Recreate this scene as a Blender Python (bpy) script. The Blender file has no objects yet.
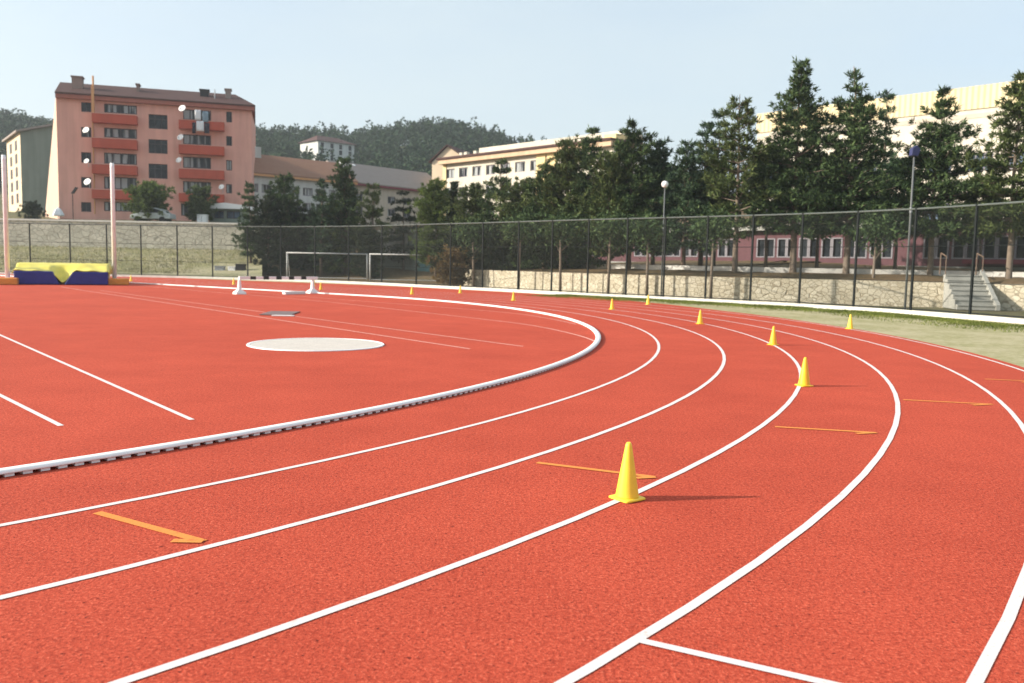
import bpy, math, random
import numpy as np
from mathutils import Vector, Matrix
R = math.radians
scene = bpy.context.scene
COL = scene.collection
rng = random.Random(7)
nrg = np.random.default_rng(11)

# ------------------------------------------------------------------ camera
F, PIT, ROL, CAMH = 861.36, 0.0908, 0.0197, 1.6334
TC = np.array([-20.6476, 21.3027]); TR = 22.7316          # centre and radius of the bend
LANE = 1.22

def ray(u, v):
    x = (u - 512) / F; y = -(v - 341.5) / F
    c, s = math.cos(ROL), math.sin(ROL)
    x, y = c * x - s * y, s * x + c * y
    return x, math.cos(PIT) + y * math.sin(PIT), -math.sin(PIT) + y * math.cos(PIT)

def gnd(u, v, z=0.0):
    """the place on level z seen at a photo position"""
    d = ray(u, v); t = (z - CAMH) / d[2]
    return (d[0] * t, d[1] * t)

def at(u, v, D):
    """the point at distance D (metres in front of the camera) seen at a photo position"""
    d = ray(u, v); t = D / d[1]
    return Vector((d[0] * t, D, CAMH + d[2] * t))

cam_d = bpy.data.cameras.new("camera"); cam = bpy.data.objects.new("camera", cam_d); COL.objects.link(cam)
c, s = math.cos(ROL), math.sin(ROL)
r0 = Vector((1, 0, 0)); u0 = Vector((0, math.sin(PIT), math.cos(PIT))); fw = Vector((0, math.cos(PIT), -math.sin(PIT)))
rt = c * r0 + s * u0; up = -s * r0 + c * u0
m = Matrix((rt, up, -fw)).transposed().to_4x4(); m.translation = Vector((0, 0, CAMH))
cam.matrix_world = m
cam_d.sensor_width = 36; cam_d.lens = 36 * F / 1024
cam_d.clip_start = 0.05; cam_d.clip_end = 6000
cam_d.dof.use_dof = True; cam_d.dof.focus_distance = 7.0; cam_d.dof.aperture_fstop = 2.6
scene.camera = cam

# ------------------------------------------------------------------ materials
MATS = {}
class NT:
    def __init__(self, name):
        self.m = bpy.data.materials.new(name); self.m.use_nodes = True
        self.t = self.m.node_tree; self.n = self.t.nodes; self.l = self.t.links
        self.b = self.n["Principled BSDF"]
        self.co = self.n.new("ShaderNodeTexCoord").outputs["Object"]
    def noise(self, scale, detail=4, rough=.6, vec=None):
        k = self.n.new("ShaderNodeTexNoise"); k.inputs["Scale"].default_value = scale
        k.inputs["Detail"].default_value = detail; k.inputs["Roughness"].default_value = rough
        self.l.new(vec or self.co, k.inputs["Vector"]); return k.outputs["Fac"]
    def ramp(self, fac, stops, interp='LINEAR'):
        k = self.n.new("ShaderNodeValToRGB"); e = k.color_ramp.elements; k.color_ramp.interpolation = interp
        while len(e) < len(stops): e.new(.5)
        for i, (p, c) in enumerate(stops):
            e[i].position = p; e[i].color = (*c, 1) if len(c) == 3 else c
        self.l.new(fac, k.inputs["Fac"]); return k.outputs["Color"]
    def mix(self, fac, a, b, mode='MIX'):
        k = self.n.new("ShaderNodeMix"); k.data_type = 'RGBA'; k.blend_type = mode
        for sock, val in ((k.inputs["Factor"], fac), (k.inputs[6], a), (k.inputs[7], b)):
            if hasattr(val, "links"): self.l.new(val, sock)
            elif isinstance(val, (int, float)): sock.default_value = val
            else: sock.default_value = (*val, 1)
        return k.outputs[2]
    def color(self, sock): self.l.new(sock, self.b.inputs["Base Color"])
    def bump(self, fac, strength=.3, dist=.01):
        k = self.n.new("ShaderNodeBump"); k.inputs["Strength"].default_value = strength; k.inputs["Distance"].default_value = dist
        self.l.new(fac, k.inputs["Height"]); self.l.new(k.outputs["Normal"], self.b.inputs["Normal"])
    def set(self, rough=.8, metal=0, spec=.3):
        self.b.inputs["Roughness"].default_value = rough; self.b.inputs["Metallic"].default_value = metal
        self.b.inputs["Specular IOR Level"].default_value = spec; return self

def simple(name, col, rough=.75, var=.18, scale=2.0, metal=0, spec=.3, bump=0, fine=0):
    """a plain painted / cast / woven surface with uneven tone"""
    k = NT(name); k.set(rough, metal, spec)
    f = k.noise(scale, 6, .65)
    lo = tuple(max(0, x * (1 - var)) for x in col); hi = tuple(min(1, x * (1 + var)) for x in col)
    out = k.ramp(f, [(.3, lo), (.7, hi)])
    if fine:
        g = k.noise(fine, 2); out = k.mix(.35, out, k.ramp(g, [(.35, tuple(x * .7 for x in col)), (.65, tuple(min(1, x * 1.2) for x in col))]))
    k.color(out)
    if bump: k.bump(k.noise(fine or 40, 3), bump, .02)
    MATS[name] = k.m; return k.m

def track_mat():
    k = NT("track_rubber"); k.set(.95, 0, .12)
    grain = k.noise(58, 3, .8); mid = k.noise(27, 3, .8); big = k.noise(.28, 6, .65); patch = k.noise(1.3, 5, .65); speck = k.noise(36, 1, .5)
    a = k.ramp(grain, [(.33, (.13, .015, .010)), (.44, (.37, .052, .027)), (.56, (.53, .080, .042)), (.70, (.84, .25, .15))])
    b = k.ramp(mid, [(.36, (.25, .033, .020)), (.5, (.48, .071, .039)), (.64, (.61, .117, .066))])
    col = k.mix(.40, a, b)
    col = k.mix(k.ramp(speck, [(.68, (0, 0, 0)), (.74, (.75, .75, .75))]), col, (.09, .013, .011))
    tone = k.ramp(big, [(.3, (.90, .87, .87)), (.7, (1.08, 1.10, 1.10))])
    col = k.mix(1.0, col, tone, 'MULTIPLY')
    tone2 = k.ramp(patch, [(.35, (.94, .92, .92)), (.65, (1.04, 1.06, 1.06))])
    col = k.mix(1.0, col, tone2, 'MULTIPLY')
    k.color(col); k.bump(grain, .8, .008); MATS["track"] = k.m
track_mat()

def paint_mat(name, col, dirt):
    k = NT(name); k.set(.8, 0, .2)
    f = k.noise(9, 6, .7); g = k.noise(120, 2)
    out = k.ramp(f, [(.28, dirt), (.42, col), (1, col)])
    out = k.mix(k.ramp(g, [(.26, (1, 1, 1)), (.42, (0, 0, 0))]), out, dirt)
    k.color(out); k.bump(g, .3, .004); MATS[name] = k.m
paint_mat("line_white", (.68, .625, .61), (.56, .40, .35))
paint_mat("line_faint", (.72, .42, .36), (.55, .16, .10))
paint_mat("line_yellow", (.70, .25, .055), (.58, .13, .04))

def dirt_mat(name, a, b, c2, scale=.25):
    k = NT(name); k.set(.95, 0, .1)
    f = k.noise(scale, 8, .65); g = k.noise(scale * 9, 5, .7); h = k.noise(60, 3)
    out = k.mix(k.ramp(f, [(.42, (0, 0, 0)), (.58, (1, 1, 1))]), a, b)
    out = k.mix(k.ramp(g, [(.45, (0, 0, 0)), (.65, (.8, .8, .8))]), out, c2)
    out = k.mix(.3, out, k.ramp(h, [(.3, (.06, .05, .03)), (.7, (.5, .45, .33))]), 'OVERLAY')
    k.color(out); k.bump(g, .5, .05); MATS[name] = k.m
dirt_mat("ground", (.16, .14, .085), (.11, .12, .05), (.22, .19, .12))
dirt_mat("verge", (.43, .39, .25), (.31, .30, .15), (.52, .47, .33), .5)
dirt_mat("bank", (.40, .37, .25), (.30, .30, .16), (.46, .42, .31), .4)
dirt_mat("soil", (.17, .115, .065), (.12, .095, .05), (.22, .16, .10), .5)
dirt_mat("hillside", (.07, .085, .05), (.06, .07, .04), (.10, .095, .06), .05)

def stone_mat(name, cols, scale, mortar=(.20, .18, .14)):
    k = NT(name); k.set(.9, 0, .15)
    v = k.n.new("ShaderNodeTexVoronoi"); v.inputs["Scale"].default_value = scale
    w = k.n.new("ShaderNodeTexVoronoi"); w.feature = 'DISTANCE_TO_EDGE'; w.inputs["Scale"].default_value = scale
    warp = k.n.new("ShaderNodeMapping"); warp.inputs["Scale"].default_value = (1, 1, 1.45)
    k.l.new(k.co, warp.inputs["Vector"])
    for q in (v, w): k.l.new(warp.outputs["Vector"], q.inputs["Vector"])
    sep = k.n.new("ShaderNodeSeparateColor"); k.l.new(v.outputs["Color"], sep.inputs["Color"])
    base = k.ramp(sep.outputs["Red"], [(0, cols[0]), (.4, cols[1]), (.75, cols[2]), (1, cols[3])])
    base = k.mix(.55, base, k.ramp(k.noise(.8, 6), [(.35, tuple(x * .8 for x in cols[1])), (.65, cols[3])]))
    e = k.ramp(w.outputs["Distance"], [(.015, (0, 0, 0)), (.06, (1, 1, 1))])
    k.color(k.mix(e, mortar, base)); k.bump(e, .6, .05); MATS[name] = k.m
stone_mat("limestone", [(.41, .355, .25), (.52, .455, .33), (.59, .53, .40), (.67, .61, .48)], 3.6, (.30, .25, .17))
stone_mat("greystone", [(.40, .385, .31), (.48, .46, .375), (.55, .53, .43), (.62, .59, .49)], 1.7, (.30, .285, .23))

def plaster(name, col, streak=.12):
    k = NT(name); k.set(.9, 0, .15)
    mp = k.n.new("ShaderNodeMapping"); mp.inputs["Scale"].default_value = (1.3, 1.3, .12); k.l.new(k.co, mp.inputs["Vector"])
    f = k.noise(1.2, 6, .6, mp.outputs["Vector"]); g = k.noise(.5, 5)
    out = k.ramp(f, [(.3, tuple(x * (1 - streak) for x in col)), (.7, tuple(min(1, x * (1 + streak * .6)) for x in col))])
    out = k.mix(1, out, k.ramp(g, [(.3, (.93, .93, .92)), (.7, (1.04, 1.03, 1.03))]), 'MULTIPLY')
    k.color(out); k.bump(k.noise(30, 3), .15, .01); MATS[name] = k.m
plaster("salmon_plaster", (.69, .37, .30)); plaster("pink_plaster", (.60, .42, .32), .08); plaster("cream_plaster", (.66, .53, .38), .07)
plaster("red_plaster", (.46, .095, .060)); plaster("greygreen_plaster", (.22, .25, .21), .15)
plaster("white_plaster", (.58, .535, .445), .08); plaster("beige_plaster", (.50, .44, .36)); plaster("greywhite_plaster", (.55, .56, .54))
plaster("yellow_plaster", (.74, .58, .31), .08); plaster("mauve_plaster", (.125, .060, .068)); plaster("eave_plaster", (.34, .13, .10)); plaster("concrete", (.33, .33, .30), .22)
plaster("pale_concrete", (.60, .585, .54), .16); plaster("ochre_trim", (.56, .40, .27)); plaster("orange_trim", (.62, .33, .16)); plaster("brown_plaster", (.26, .19, .165)); plaster("maroon_paint", (.20, .045, .06))
plaster("darkgreen_sheet", (.10, .13, .11), .2); plaster("teal_paint", (.13, .26, .27))

def ribbed():
    k = NT("yellow_cladding"); k.set(.6, 0, .3)
    w = k.n.new("ShaderNodeTexWave"); w.wave_type = 'BANDS'; w.bands_direction = 'X'; w.inputs["Scale"].default_value = .55
    w.inputs["Distortion"].default_value = 0; k.l.new(k.co, w.inputs["Vector"])
    k.color(k.mix(k.noise(.3, 4), (.60, .475, .26), (.65, .55, .35))); k.bump(w.outputs["Fac"], .6, .12); MATS["yellow_cladding"] = k.m
ribbed()

def tiles(name, a, b):
    k = NT(name); k.set(.85, 0, .2)
    w = k.n.new("ShaderNodeTexWave"); w.wave_type = 'BANDS'; w.bands_direction = 'X'; w.inputs["Scale"].default_value = 1.4; w.inputs["Distortion"].default_value = .6
    k.l.new(k.co, w.inputs["Vector"])
    k.color(k.mix(k.noise(1.1, 6, .7), a, b)); k.bump(w.outputs["Fac"], .6, .06); MATS[name] = k.m
tiles("tile_brown", (.060, .030, .028), (.095, .048, .042)); tiles("tile_orange", (.24, .12, .08), (.33, .19, .125)); tiles("tile_grey", (.24, .20, .18), (.33, .28, .25))

def glassy(name, a, b):
    k = NT(name); k.set(.18, 0, .28)
    k.color(k.ramp(k.noise(1.3, 3), [(.42, a), (.58, b)])); MATS[name] = k.m
glassy("glass_dark", (.006, .008, .012), (.022, .026, .032))
def curtained():
    k = NT("glass_curtain"); k.set(.2, 0, .28); mp = k.n.new("ShaderNodeMapping"); mp.inputs["Scale"].default_value = (1.9, 1, .10); k.l.new(k.co, mp.inputs["Vector"])
    k.color(k.ramp(k.noise(1.0, 3, .6, mp.outputs["Vector"]), [(.46, (.012, .015, .02)), (.54, (.36, .38, .38))])); MATS["glass_curtain"] = k.m
curtained()
glassy("glass_blue", (.03, .05, .09), (.08, .12, .18))
simple("window_frame_grey", (.050, .042, .045), .5, .1); simple("window_frame_pale", (.21, .195, .215), .5, .1)
simple("white_powder", (.82, .81, .79), .45, .05, 6, spec=.4)
simple("white_metal", (.86, .86, .85), .4, .08, 3, spec=.45); simple("dark_metal", (.012, .015, .015), .7, .25, 8, spec=.12)
simple("rail_grey", (.085, .10, .092), .6, .15, 4); simple("goal_paint", (.50, .50, .48), .5, .12, 3); simple("grey_metal", (.30, .32, .34), .45, .15, 4); simple("wire_green", (.018, .026, .022), .7, .2, 3)
simple("cone_yellow", (.88, .60, .05), .42, .06, 5, spec=.4); simple("cone_orange", (.88, .52, .03), .42, .06, 5, spec=.4)
simple("vinyl_blue", (.013, .018, .20), .4, .15, 3, spec=.4); simple("vinyl_yellow", (.70, .60, .10), .45, .12, 2, spec=.35)
simple("pad_orange", (.66, .27, .05), .6, .15, 3); simple("vinyl_blue_sunlit", (.22, .30, .62), .45, .1, 3)
simple("black_paint", (.02, .02, .022), .5, .2, 5); simple("rust_paint", (.16, .11, .08), .7, .3, 6)
simple("bark", (.13, .095, .07), .95, .4, 6, bump=.6, fine=25); simple("bark_pale", (.19, .15, .115), .95, .35, 5, bump=.6, fine=25)
simple("cloth_white", (.72, .74, .76), .9, .1, 3); simple("cloth_blue", (.22, .30, .36), .9, .2, 3); simple("cloth_dark", (.035, .03, .045), .9, .3, 3)
simple("car_silver", (.48, .52, .52), .3, .05, 2, spec=.5); simple("rubber", (.02, .02, .02), .8, .2, 5)
simple("lamp_glass", (.85, .85, .83), .2, .02, 2, spec=.5); simple("lamp_grey", (.11, .12, .12), .5, .1, 3); simple("lamp_blue", (.03, .035, .10), .5, .1, 3)
simple("pad_concrete", (.54, .49, .44), .85, .10, 3, fine=35, bump=.2); simple("steel_plate", (.17, .105, .095), .5, .25, 6)

def leaf(name, a, b, c2, tr=.10):
    k = NT(name); k.set(.75, 0, .12)
    g = k.n.new("ShaderNodeNewGeometry")
    col = k.ramp(g.outputs["Random Per Island"], [(0, a), (.55, b), (1, c2)])
    col = k.mix(1, col, k.ramp(k.noise(.9, 3), [(.32, (.52, .54, .55)), (.68, (1.40, 1.38, 1.30))]), 'MULTIPLY')  # tuft-scale tone, contrast raised to paint in lit clumps and dark gaps
    k.color(col)
    t = k.n.new("ShaderNodeBsdfTranslucent"); k.l.new(col, t.inputs["Color"])
    mx = k.n.new("ShaderNodeMixShader"); mx.inputs[0].default_value = tr
    out = k.n["Material Output"]; k.l.new(k.b.outputs[0], mx.inputs[1]); k.l.new(t.outputs[0], mx.inputs[2]); k.l.new(mx.outputs[0], out.inputs["Surface"])
    MATS[name] = k.m
leaf("pine", (.022, .042, .019), (.052, .088, .034), (.100, .145, .058))
leaf("pine_blue", (.022, .044, .025), (.050, .088, .046), (.090, .145, .074))
leaf("pine_olive", (.034, .052, .019), (.076, .106, .036), (.135, .165, .060))
leaf("leaf_light", (.055, .085, .022), (.090, .130, .034), (.140, .180, .055), .35)
leaf("leaf_dark", (.016, .026, .014), (.026, .038, .018), (.042, .056, .026))
leaf("leaf_dry", (.12, .075, .03), (.19, .13, .06), (.26, .19, .09), .3)
leaf("forest", (.017, .036, .020), (.029, .056, .030), (.050, .082, .042), .1)
leaf("grass_blade", (.16, .16, .07), (.26, .25, .13), (.38, .35, .21), .35); leaf("grass_green", (.09, .12, .022), (.14, .175, .035), (.24, .24, .08), .35)

# ------------------------------------------------------------------ mesh helpers
class MB:
    def __init__(self): self.v = []; self.f = []
    def add(self, vs, fs):
        o = len(self.v); self.v += [tuple(p) for p in vs]; self.f += [tuple(i + o for i in f) for f in fs]; return self
    def box(self, x0, x1, y0, y1, z0, z1):
        return self.add([(x0, y0, z0), (x1, y0, z0), (x1, y1, z0), (x0, y1, z0), (x0, y0, z1), (x1, y0, z1), (x1, y1, z1), (x0, y1, z1)],
                        [(3, 2, 1, 0), (4, 5, 6, 7), (0, 1, 5, 4), (1, 2, 6, 5), (2, 3, 7, 6), (3, 0, 4, 7)])
    def tube(self, pts, rad, n=8, cap=True):
        pts = [Vector(p) for p in pts]
        if not isinstance(rad, (list, tuple)): rad = [rad] * len(pts)
        vs = []; fs = []
        for i, p in enumerate(pts):
            d = (pts[min(i + 1, len(pts) - 1)] - pts[max(i - 1, 0)]).normalized()
            a = d.orthogonal().normalized() if abs(d.z) < .9 else Vector((1, 0, 0))
            a = (a - d * a.dot(d)).normalized(); b = d.cross(a)
            for k in range(n):
                t = 2 * math.pi * k / n; vs.append(p + (a * math.cos(t) + b * math.sin(t)) * rad[i])
        for i in range(len(pts) - 1):
            for k in range(n):
                q = (k + 1) % n; fs.append((i * n + k, i * n + q, (i + 1) * n + q, (i + 1) * n + k))
        if cap: fs += [tuple(range(n - 1, -1, -1)), tuple(range((len(pts) - 1) * n, len(pts) * n))]
        return self.add(vs, fs)
    def lathe(self, prof, n=24, c=(0, 0, 0), axis=None):
        vs = []; fs = []
        for (r, z) in prof:
            for k in range(n):
                t = 2 * math.pi * k / n; vs.append((c[0] + r * math.cos(t), c[1] + r * math.sin(t), c[2] + z))
        for i in range(len(prof) - 1):
            for k in range(n):
                q = (k + 1) % n; fs.append((i * n + k, i * n + q, (i + 1) * n + q, (i + 1) * n + k))
        fs += [tuple(range(n - 1, -1, -1)), tuple(range((len(prof) - 1) * n, len(prof) * n))]
        return self.add(vs, fs)
    def prism(self, poly, y0, y1):
        """closed outline in x,z pulled along y"""
        n = len(poly); vs = [(x, y0, z) for x, z in poly] + [(x, y1, z) for x, z in poly]
        fs = [tuple(range(n)), tuple(range(2 * n - 1, n - 1, -1))] + [(i, i + n, (i + 1) % n + n, (i + 1) % n) for i in range(n)]
        return self.add(vs, fs)
    def strip(self, left, right, z):
        vs = [(*p, z) for p in left] + [(*p, z) for p in right]; n = len(left)
        return self.add(vs, [(i, i + n, i + n + 1, i + 1) for i in range(n - 1)])
    def build(self, name, mat, parent=None, smooth=False, recalc=False):
        me = bpy.data.meshes.new(name); me.from_pydata(self.v, [], self.f); me.update()
        return link(name, me, mat, parent, smooth, recalc)

def link(name, me, mat, parent=None, smooth=False, recalc=True):
    import bmesh
    if recalc:
        bm = bmesh.new(); bm.from_mesh(me); bmesh.ops.recalc_face_normals(bm, faces=bm.faces); bm.to_mesh(me); bm.free()
    if smooth: me.polygons.foreach_set("use_smooth", [True] * len(me.polygons))
    if mat: me.materials.append(MATS[mat])
    o = bpy.data.objects.new(name, me); COL.objects.link(o)
    if parent: o.parent = parent
    return o

def bevel(o, w, seg=2):
    b = o.modifiers.new("bevel", 'BEVEL'); b.width = w; b.segments = seg; b.limit_method = 'ANGLE'; return o

def tag(o, label, cat, group=None, kind=None):
    if label: o["label"] = label
    if cat: o["category"] = cat
    if group: o["group"] = group
    if kind: o["kind"] = kind
    return o
def struct(o): o["kind"] = "structure"; return o
def thing(name, label, cat, loc=(0, 0, 0), rz=0, group=None):
    o = bpy.data.objects.new(name, None); COL.objects.link(o); o.location = loc; o.rotation_euler = (0, 0, rz); o.empty_display_size = .3
    return tag(o, label, cat, group)
def copy_tree(o, parent=None):
    k = o.copy(); COL.objects.link(k); k.parent = parent
    for ch in list(o.children): copy_tree(ch, k)
    return k

# ------------------------------------------------------------------ track curve: bend, then straights tangent to it
TH1 = 53.0; TH0 = TH1 - 180
SDIR = np.array([-math.sin(R(TH1)), math.cos(R(TH1))])
def curve(off, step=.7, L=55, th_a=TH0, th_b=TH1):
    """points of the line lying off metres outside the kerb edge; far straight at the end, near straight at the start"""
    pts = []
    for k in range(12, 0, -1): pts.append(TC + (TR + off) * np.array([math.cos(R(TH0)), math.sin(R(TH0))]) + SDIR * L * k / 12)
    n = int(math.pi * TR / step)
    for k in range(n + 1):
        t = R(TH0 + 180 * k / n); pts.append(TC + (TR + off) * np.array([math.cos(t), math.sin(t)]))
    for k in range(1, 41): pts.append(TC + (TR + off) * np.array([math.cos(R(TH1)), math.sin(R(TH1))]) + SDIR * L * k / 40)
    return [tuple(p) for p in pts]

def offset(poly, d):
    out = []
    for i, p in enumerate(poly):
        a = np.array(poly[max(i - 1, 0)]); b = np.array(poly[min(i + 1, len(poly) - 1)]); t = (b - a) / np.hypot(*(b - a))
        out.append((p[0] - t[1] * d, p[1] + t[0] * d))
    return out
def line(name, pts, w, mat, z):
    mb = MB(); mb.strip(offset(pts, w / 2), offset(pts, -w / 2), z)
    o = mb.build(name, mat); return struct(o)

# ground to the horizon
N = 96; mb = MB(); ring = [30, 90, 180, 400, 900, 1400]
vs = [(0, 60, -.03)]; fs = []
for r in ring: vs += [(r * math.cos(2 * math.pi * k / N), 60 + r * math.sin(2 * math.pi * k / N), -.03) for k in range(N)]
fs += [(0, 1 + k, 1 + (k + 1) % N) for k in range(N)]
for i in range(len(ring) - 1): fs += [(1 + i * N + k, 1 + (i + 1) * N + k, 1 + (i + 1) * N + (k + 1) % N, 1 + i * N + (k + 1) % N) for k in range(N)]
mb.add(vs, fs); struct(mb.build("ground", "ground"))

# fence line / kerb line round the field
FP = [(21.5, 4), (20.6, 12), (19.2, 19.5), (17.35, 26), (15.35, 32), (12.6, 36.4), (8.6, 40.6), (6.0, 43.0), (3.4, 45.5), (.6, 48.5), (-2.2, 51.4), (-5.2, 54.3), (-9, 58.2), (-14, 61.8), (-19, 64.2), (-25, 65.8), (-33, 66.8), (-45, 67.6), (-60, 68)]
def catmull(P, k=8):
    out = []; P = [np.array(p, float) for p in P]; Q = [2 * P[0] - P[1]] + P + [2 * P[-1] - P[-2]]
    for i in range(1, len(Q) - 2):
        for j in range(k):
            t = j / k; a, b, c_, d = Q[i - 1:i + 3]
            out.append(tuple(.5 * ((2 * b) + (c_ - a) * t + (2 * a - 5 * b + 4 * c_ - d) * t * t + (3 * b - a - 3 * c_ + d) * t ** 3)))
    out.append(tuple(P[-1])); return out
FPS = catmull(FP)

# verge: bare earth and thin grass between the running surface and the kerb
mb = MB(); inner = offset(FPS, 14); vs = [(*p, -.012) for p in FPS] + [(*p, -.012) for p in inner]; n = len(FPS)
mb.add(vs, [(i, i + 1, i + n + 1, i + n) for i in range(n - 1)]); struct(mb.build("verge", "verge"))

# red running surface: infield, six lanes and the apron on the far side
outer = []
ext = [(-181, .2), (8, .2), (22, .6), (33, 1.7), (40, 2.6), (46, 3.3), (53, 4.0)]
base = curve(7.32)
for i, p in enumerate(base):
    d = np.array(p) - TC; th = math.degrees(math.atan2(d[1], d[0]))
    k = i - (len(base) - 41)
    if k >= 0: e = np.interp(k * 55 / 40, [0, 4, 9, 16, 24, 55], [4.0, 4.7, 5.2, 4.6, 3.0, 2.0]); nrm = np.array([math.cos(R(TH1)), math.sin(R(TH1))])
    elif i < 12: e = .2; nrm = np.array([math.cos(R(TH0)), math.sin(R(TH0))])
    else: e = np.interp(th, [a for a, b in ext], [b for a, b in ext]); nrm = d / np.hypot(*d)
    outer.append(tuple(np.array(p) + nrm * e))
mid = [tuple(TC + SDIR * min(60, max(0, (np.array(p) - TC) @ SDIR))) for p in outer]
mb = MB(); vs = [(*p, 0) for p in outer] + [(*p, 0) for p in mid]; n = len(outer)
mb.add(vs, [(i, i + 1, i + n + 1, i + n) for i in range(n - 1)])
struct(mb.build("running_track", "track"))

# painted lines
for k in range(1, 7): line("lane_line", curve(LANE * k), .055, "line_white", .004)
pl = catmull([(-23, 50.3), (-15.06, 41.5), (-11.1, 37.5), (-6.9, 32.9), (-3.4, 28.26), (-1.1, 25.2), (.21, 23.3), (.98, 21.6), (1.55, 19.7), (1.80, 18.2)])
line("infield_line", pl, .05, "line_faint", .004)
line("infield_line", catmull([(-22, 51.5), (-9.2, 37.6), (-4.0, 32.4), (-.35, 28.6), (1.0, 26.0), (1.75, 23.5)]), .045, "line_faint", .004)
for a, b, w in [((470, 349), (61, 287), .055), ((523, 346.5), (100, 290.5), .05), ((192, 420), (-120, 282), .055), ((61, 426), (-160, 315), .055)]:
    A, B = gnd(*a), gnd(*b); P = [tuple(np.array(A) + (np.array(B) - np.array(A)) * t / 12) for t in range(13)]
    line("runway_line", P, w, "line_white" if a[1] > 400 else "line_faint", .004)
A, B = np.array(gnd(645, 643)), np.array(gnd(820, 683)); e = (B - A) / np.hypot(*(B - A))
A = A - e * .03; B = A + e * 1.2
line("start_line", [tuple(A), tuple(B)], .05, "line_white", .008)
for a, b, hook in [((97, 513), (203, 542), (172, 541.5)), ((537, 463), (655, 477.5), (636, 478.5)), ((775, 427), (876, 433), (856, 434)), ((903, 400), (992, 404.5), (972, 405.5)), ((985, 379.3), (1036, 381.5), (1022, 382.5))]:
    A, B, H = (np.array(gnd(*q)) for q in (a, b, hook)); mb = MB()
    d = (B - A) / np.hypot(*(B - A)); nn = np.array([-d[1], d[0]]); w = .031
    mb.add([(*(A - nn * w), .005), (*(B - nn * w), .005), (*(B + nn * w), .005), (*(A + nn * w), .005)], [(0, 1, 2, 3)])
    d2 = (B - H) / np.hypot(*(B - H)); n2 = np.array([-d2[1], d2[0]]); B2 = B
    mb.add([(*(H - n2 * w), .0065), (*(B2 - n2 * w), .0065), (*(B2 + n2 * w), .0065), (*(H + n2 * w), .0065)], [(0, 1, 2, 3)])
    struct(mb.build("relay_mark", "line_yellow"))

# ------------------------------------------------------------------ the raised white kerb rail of the inside lane
kr = thing("kerb_rail", "long white metal kerb rail on small feet curving round the infield", "kerb")
path = curve(-.055, .3, 40); prof = [(-.060, .004), (-.059, .034), (-.052, .046), (-.036, .054), (0, .058), (.036, .054), (.052, .046), (.059, .034), (.058, .026), (.052, .026), (.046, .038), (-.048, .040), (-.054, .004)]  # inner lip carried to the ground, shaped to keep the foot gaps dark
mb = MB(); lanes = [offset(path, -a) for a, z in prof]; n = len(path); q = len(prof)
vs = [(*lanes[j][i], prof[j][1]) for i in range(n) for j in range(q)]
mb.add(vs, [(i * q + j, i * q + (j + 1) % q, (i + 1) * q + (j + 1) % q, (i + 1) * q + j) for i in range(n - 1) for j in range(q)])
o = mb.build("rail", "white_powder", kr, recalc=True, smooth=True)
feet = []
cum = 0; nxt = 0
pp = [np.array(p) for p in path]
for i in range(len(pp) - 1):
    L = np.hypot(*(pp[i + 1] - pp[i]))
    while nxt < cum + L:
        t = (nxt - cum) / L; p = pp[i] + (pp[i + 1] - pp[i]) * t; d = (pp[i + 1] - pp[i]) / L; feet.append((p, math.atan2(d[1], d[0]))); nxt += .124
    cum += L
def inview(p): return p[1] > 3 and abs(p[0] / p[1]) < .64
feet = [f for f in feet if inview(f[0])]
feet.sort(key=lambda f: np.hypot(*f[0]))
def foot_mb(): 
    k = MB(); k.box(-.033, .033, -.047, .0565, .002, .041); return k
f0 = None; rest = MB()
for i, (p, a) in enumerate(feet):
    if i < 100:
        if f0 is None: f0 = foot_mb().build("foot", "white_powder", kr); o = f0
        else: o = f0.copy(); COL.objects.link(o); o.parent = kr
        o.location = (p[0], p[1], 0); o.rotation_euler = (0, 0, a)
    else:
        k = foot_mb(); ca, sa = math.cos(a), math.sin(a)
        rest.add([(p[0] + x * ca - y * sa, p[1] + x * sa + y * ca, z) for x, y, z in k.v], k.f)
o = rest.build("feet", "white_powder", kr); o["kind"] = "stuff"

# ------------------------------------------------------------------ training cones
def lane_pt(u, v, k):
    """snap a cone to lane line k"""
    p = np.array(gnd(u, v)); d = p - TC; a = math.degrees(math.atan2(d[1], d[0]))
    nrm = d / np.hypot(*d) if a < TH1 else np.array([math.cos(R(TH1)), math.sin(R(TH1))])
    cur = d @ nrm - TR
    return p + nrm * (k * LANE - cur)
CH = .405
def make_cone(mat):
    t = thing("training_cone", "", "cone", group="yellow training cones on the lane lines"); 
    mb = MB()
    prof = [(.083, .012), (.081, .03), (.050, CH * .55), (.024, CH * .93), (.021, CH * .965), (.013, CH), (.008, CH), (.008, CH - .012)]
    mb.lathe(prof, 28); mb.build("cone_body", mat, t, smooth=True)
    mb = MB(); h = .097; n = 8; outl = []
    for cx, cy, a0 in [(h, h, 0), (-h, h, 90), (-h, -h, 180), (h, -h, 270)]:
        for k in range(5):
            a = R(a0 + 22.5 * k); outl.append((cx - .022 * np.sign(cx) + .022 * math.cos(a), cy - .022 * np.sign(cy) + .022 * math.sin(a)))
    m_ = len(outl); mb.add([(x, y, .005) for x, y in outl] + [(x, y, .014) for x, y in outl] + [(x * .9, y * .9, .020) for x, y in outl],
        [tuple(range(m_ - 1, -1, -1))] + [(i, (i + 1) % m_, m_ + (i + 1) % m_, m_ + i) for i in range(m_)] + [(m_ + i, m_ + (i + 1) % m_, 2 * m_ + (i + 1) % m_, 2 * m_ + i) for i in range(m_)] + [tuple(range(2 * m_, 3 * m_))])
    mb.build("base", mat, t); return t
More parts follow.
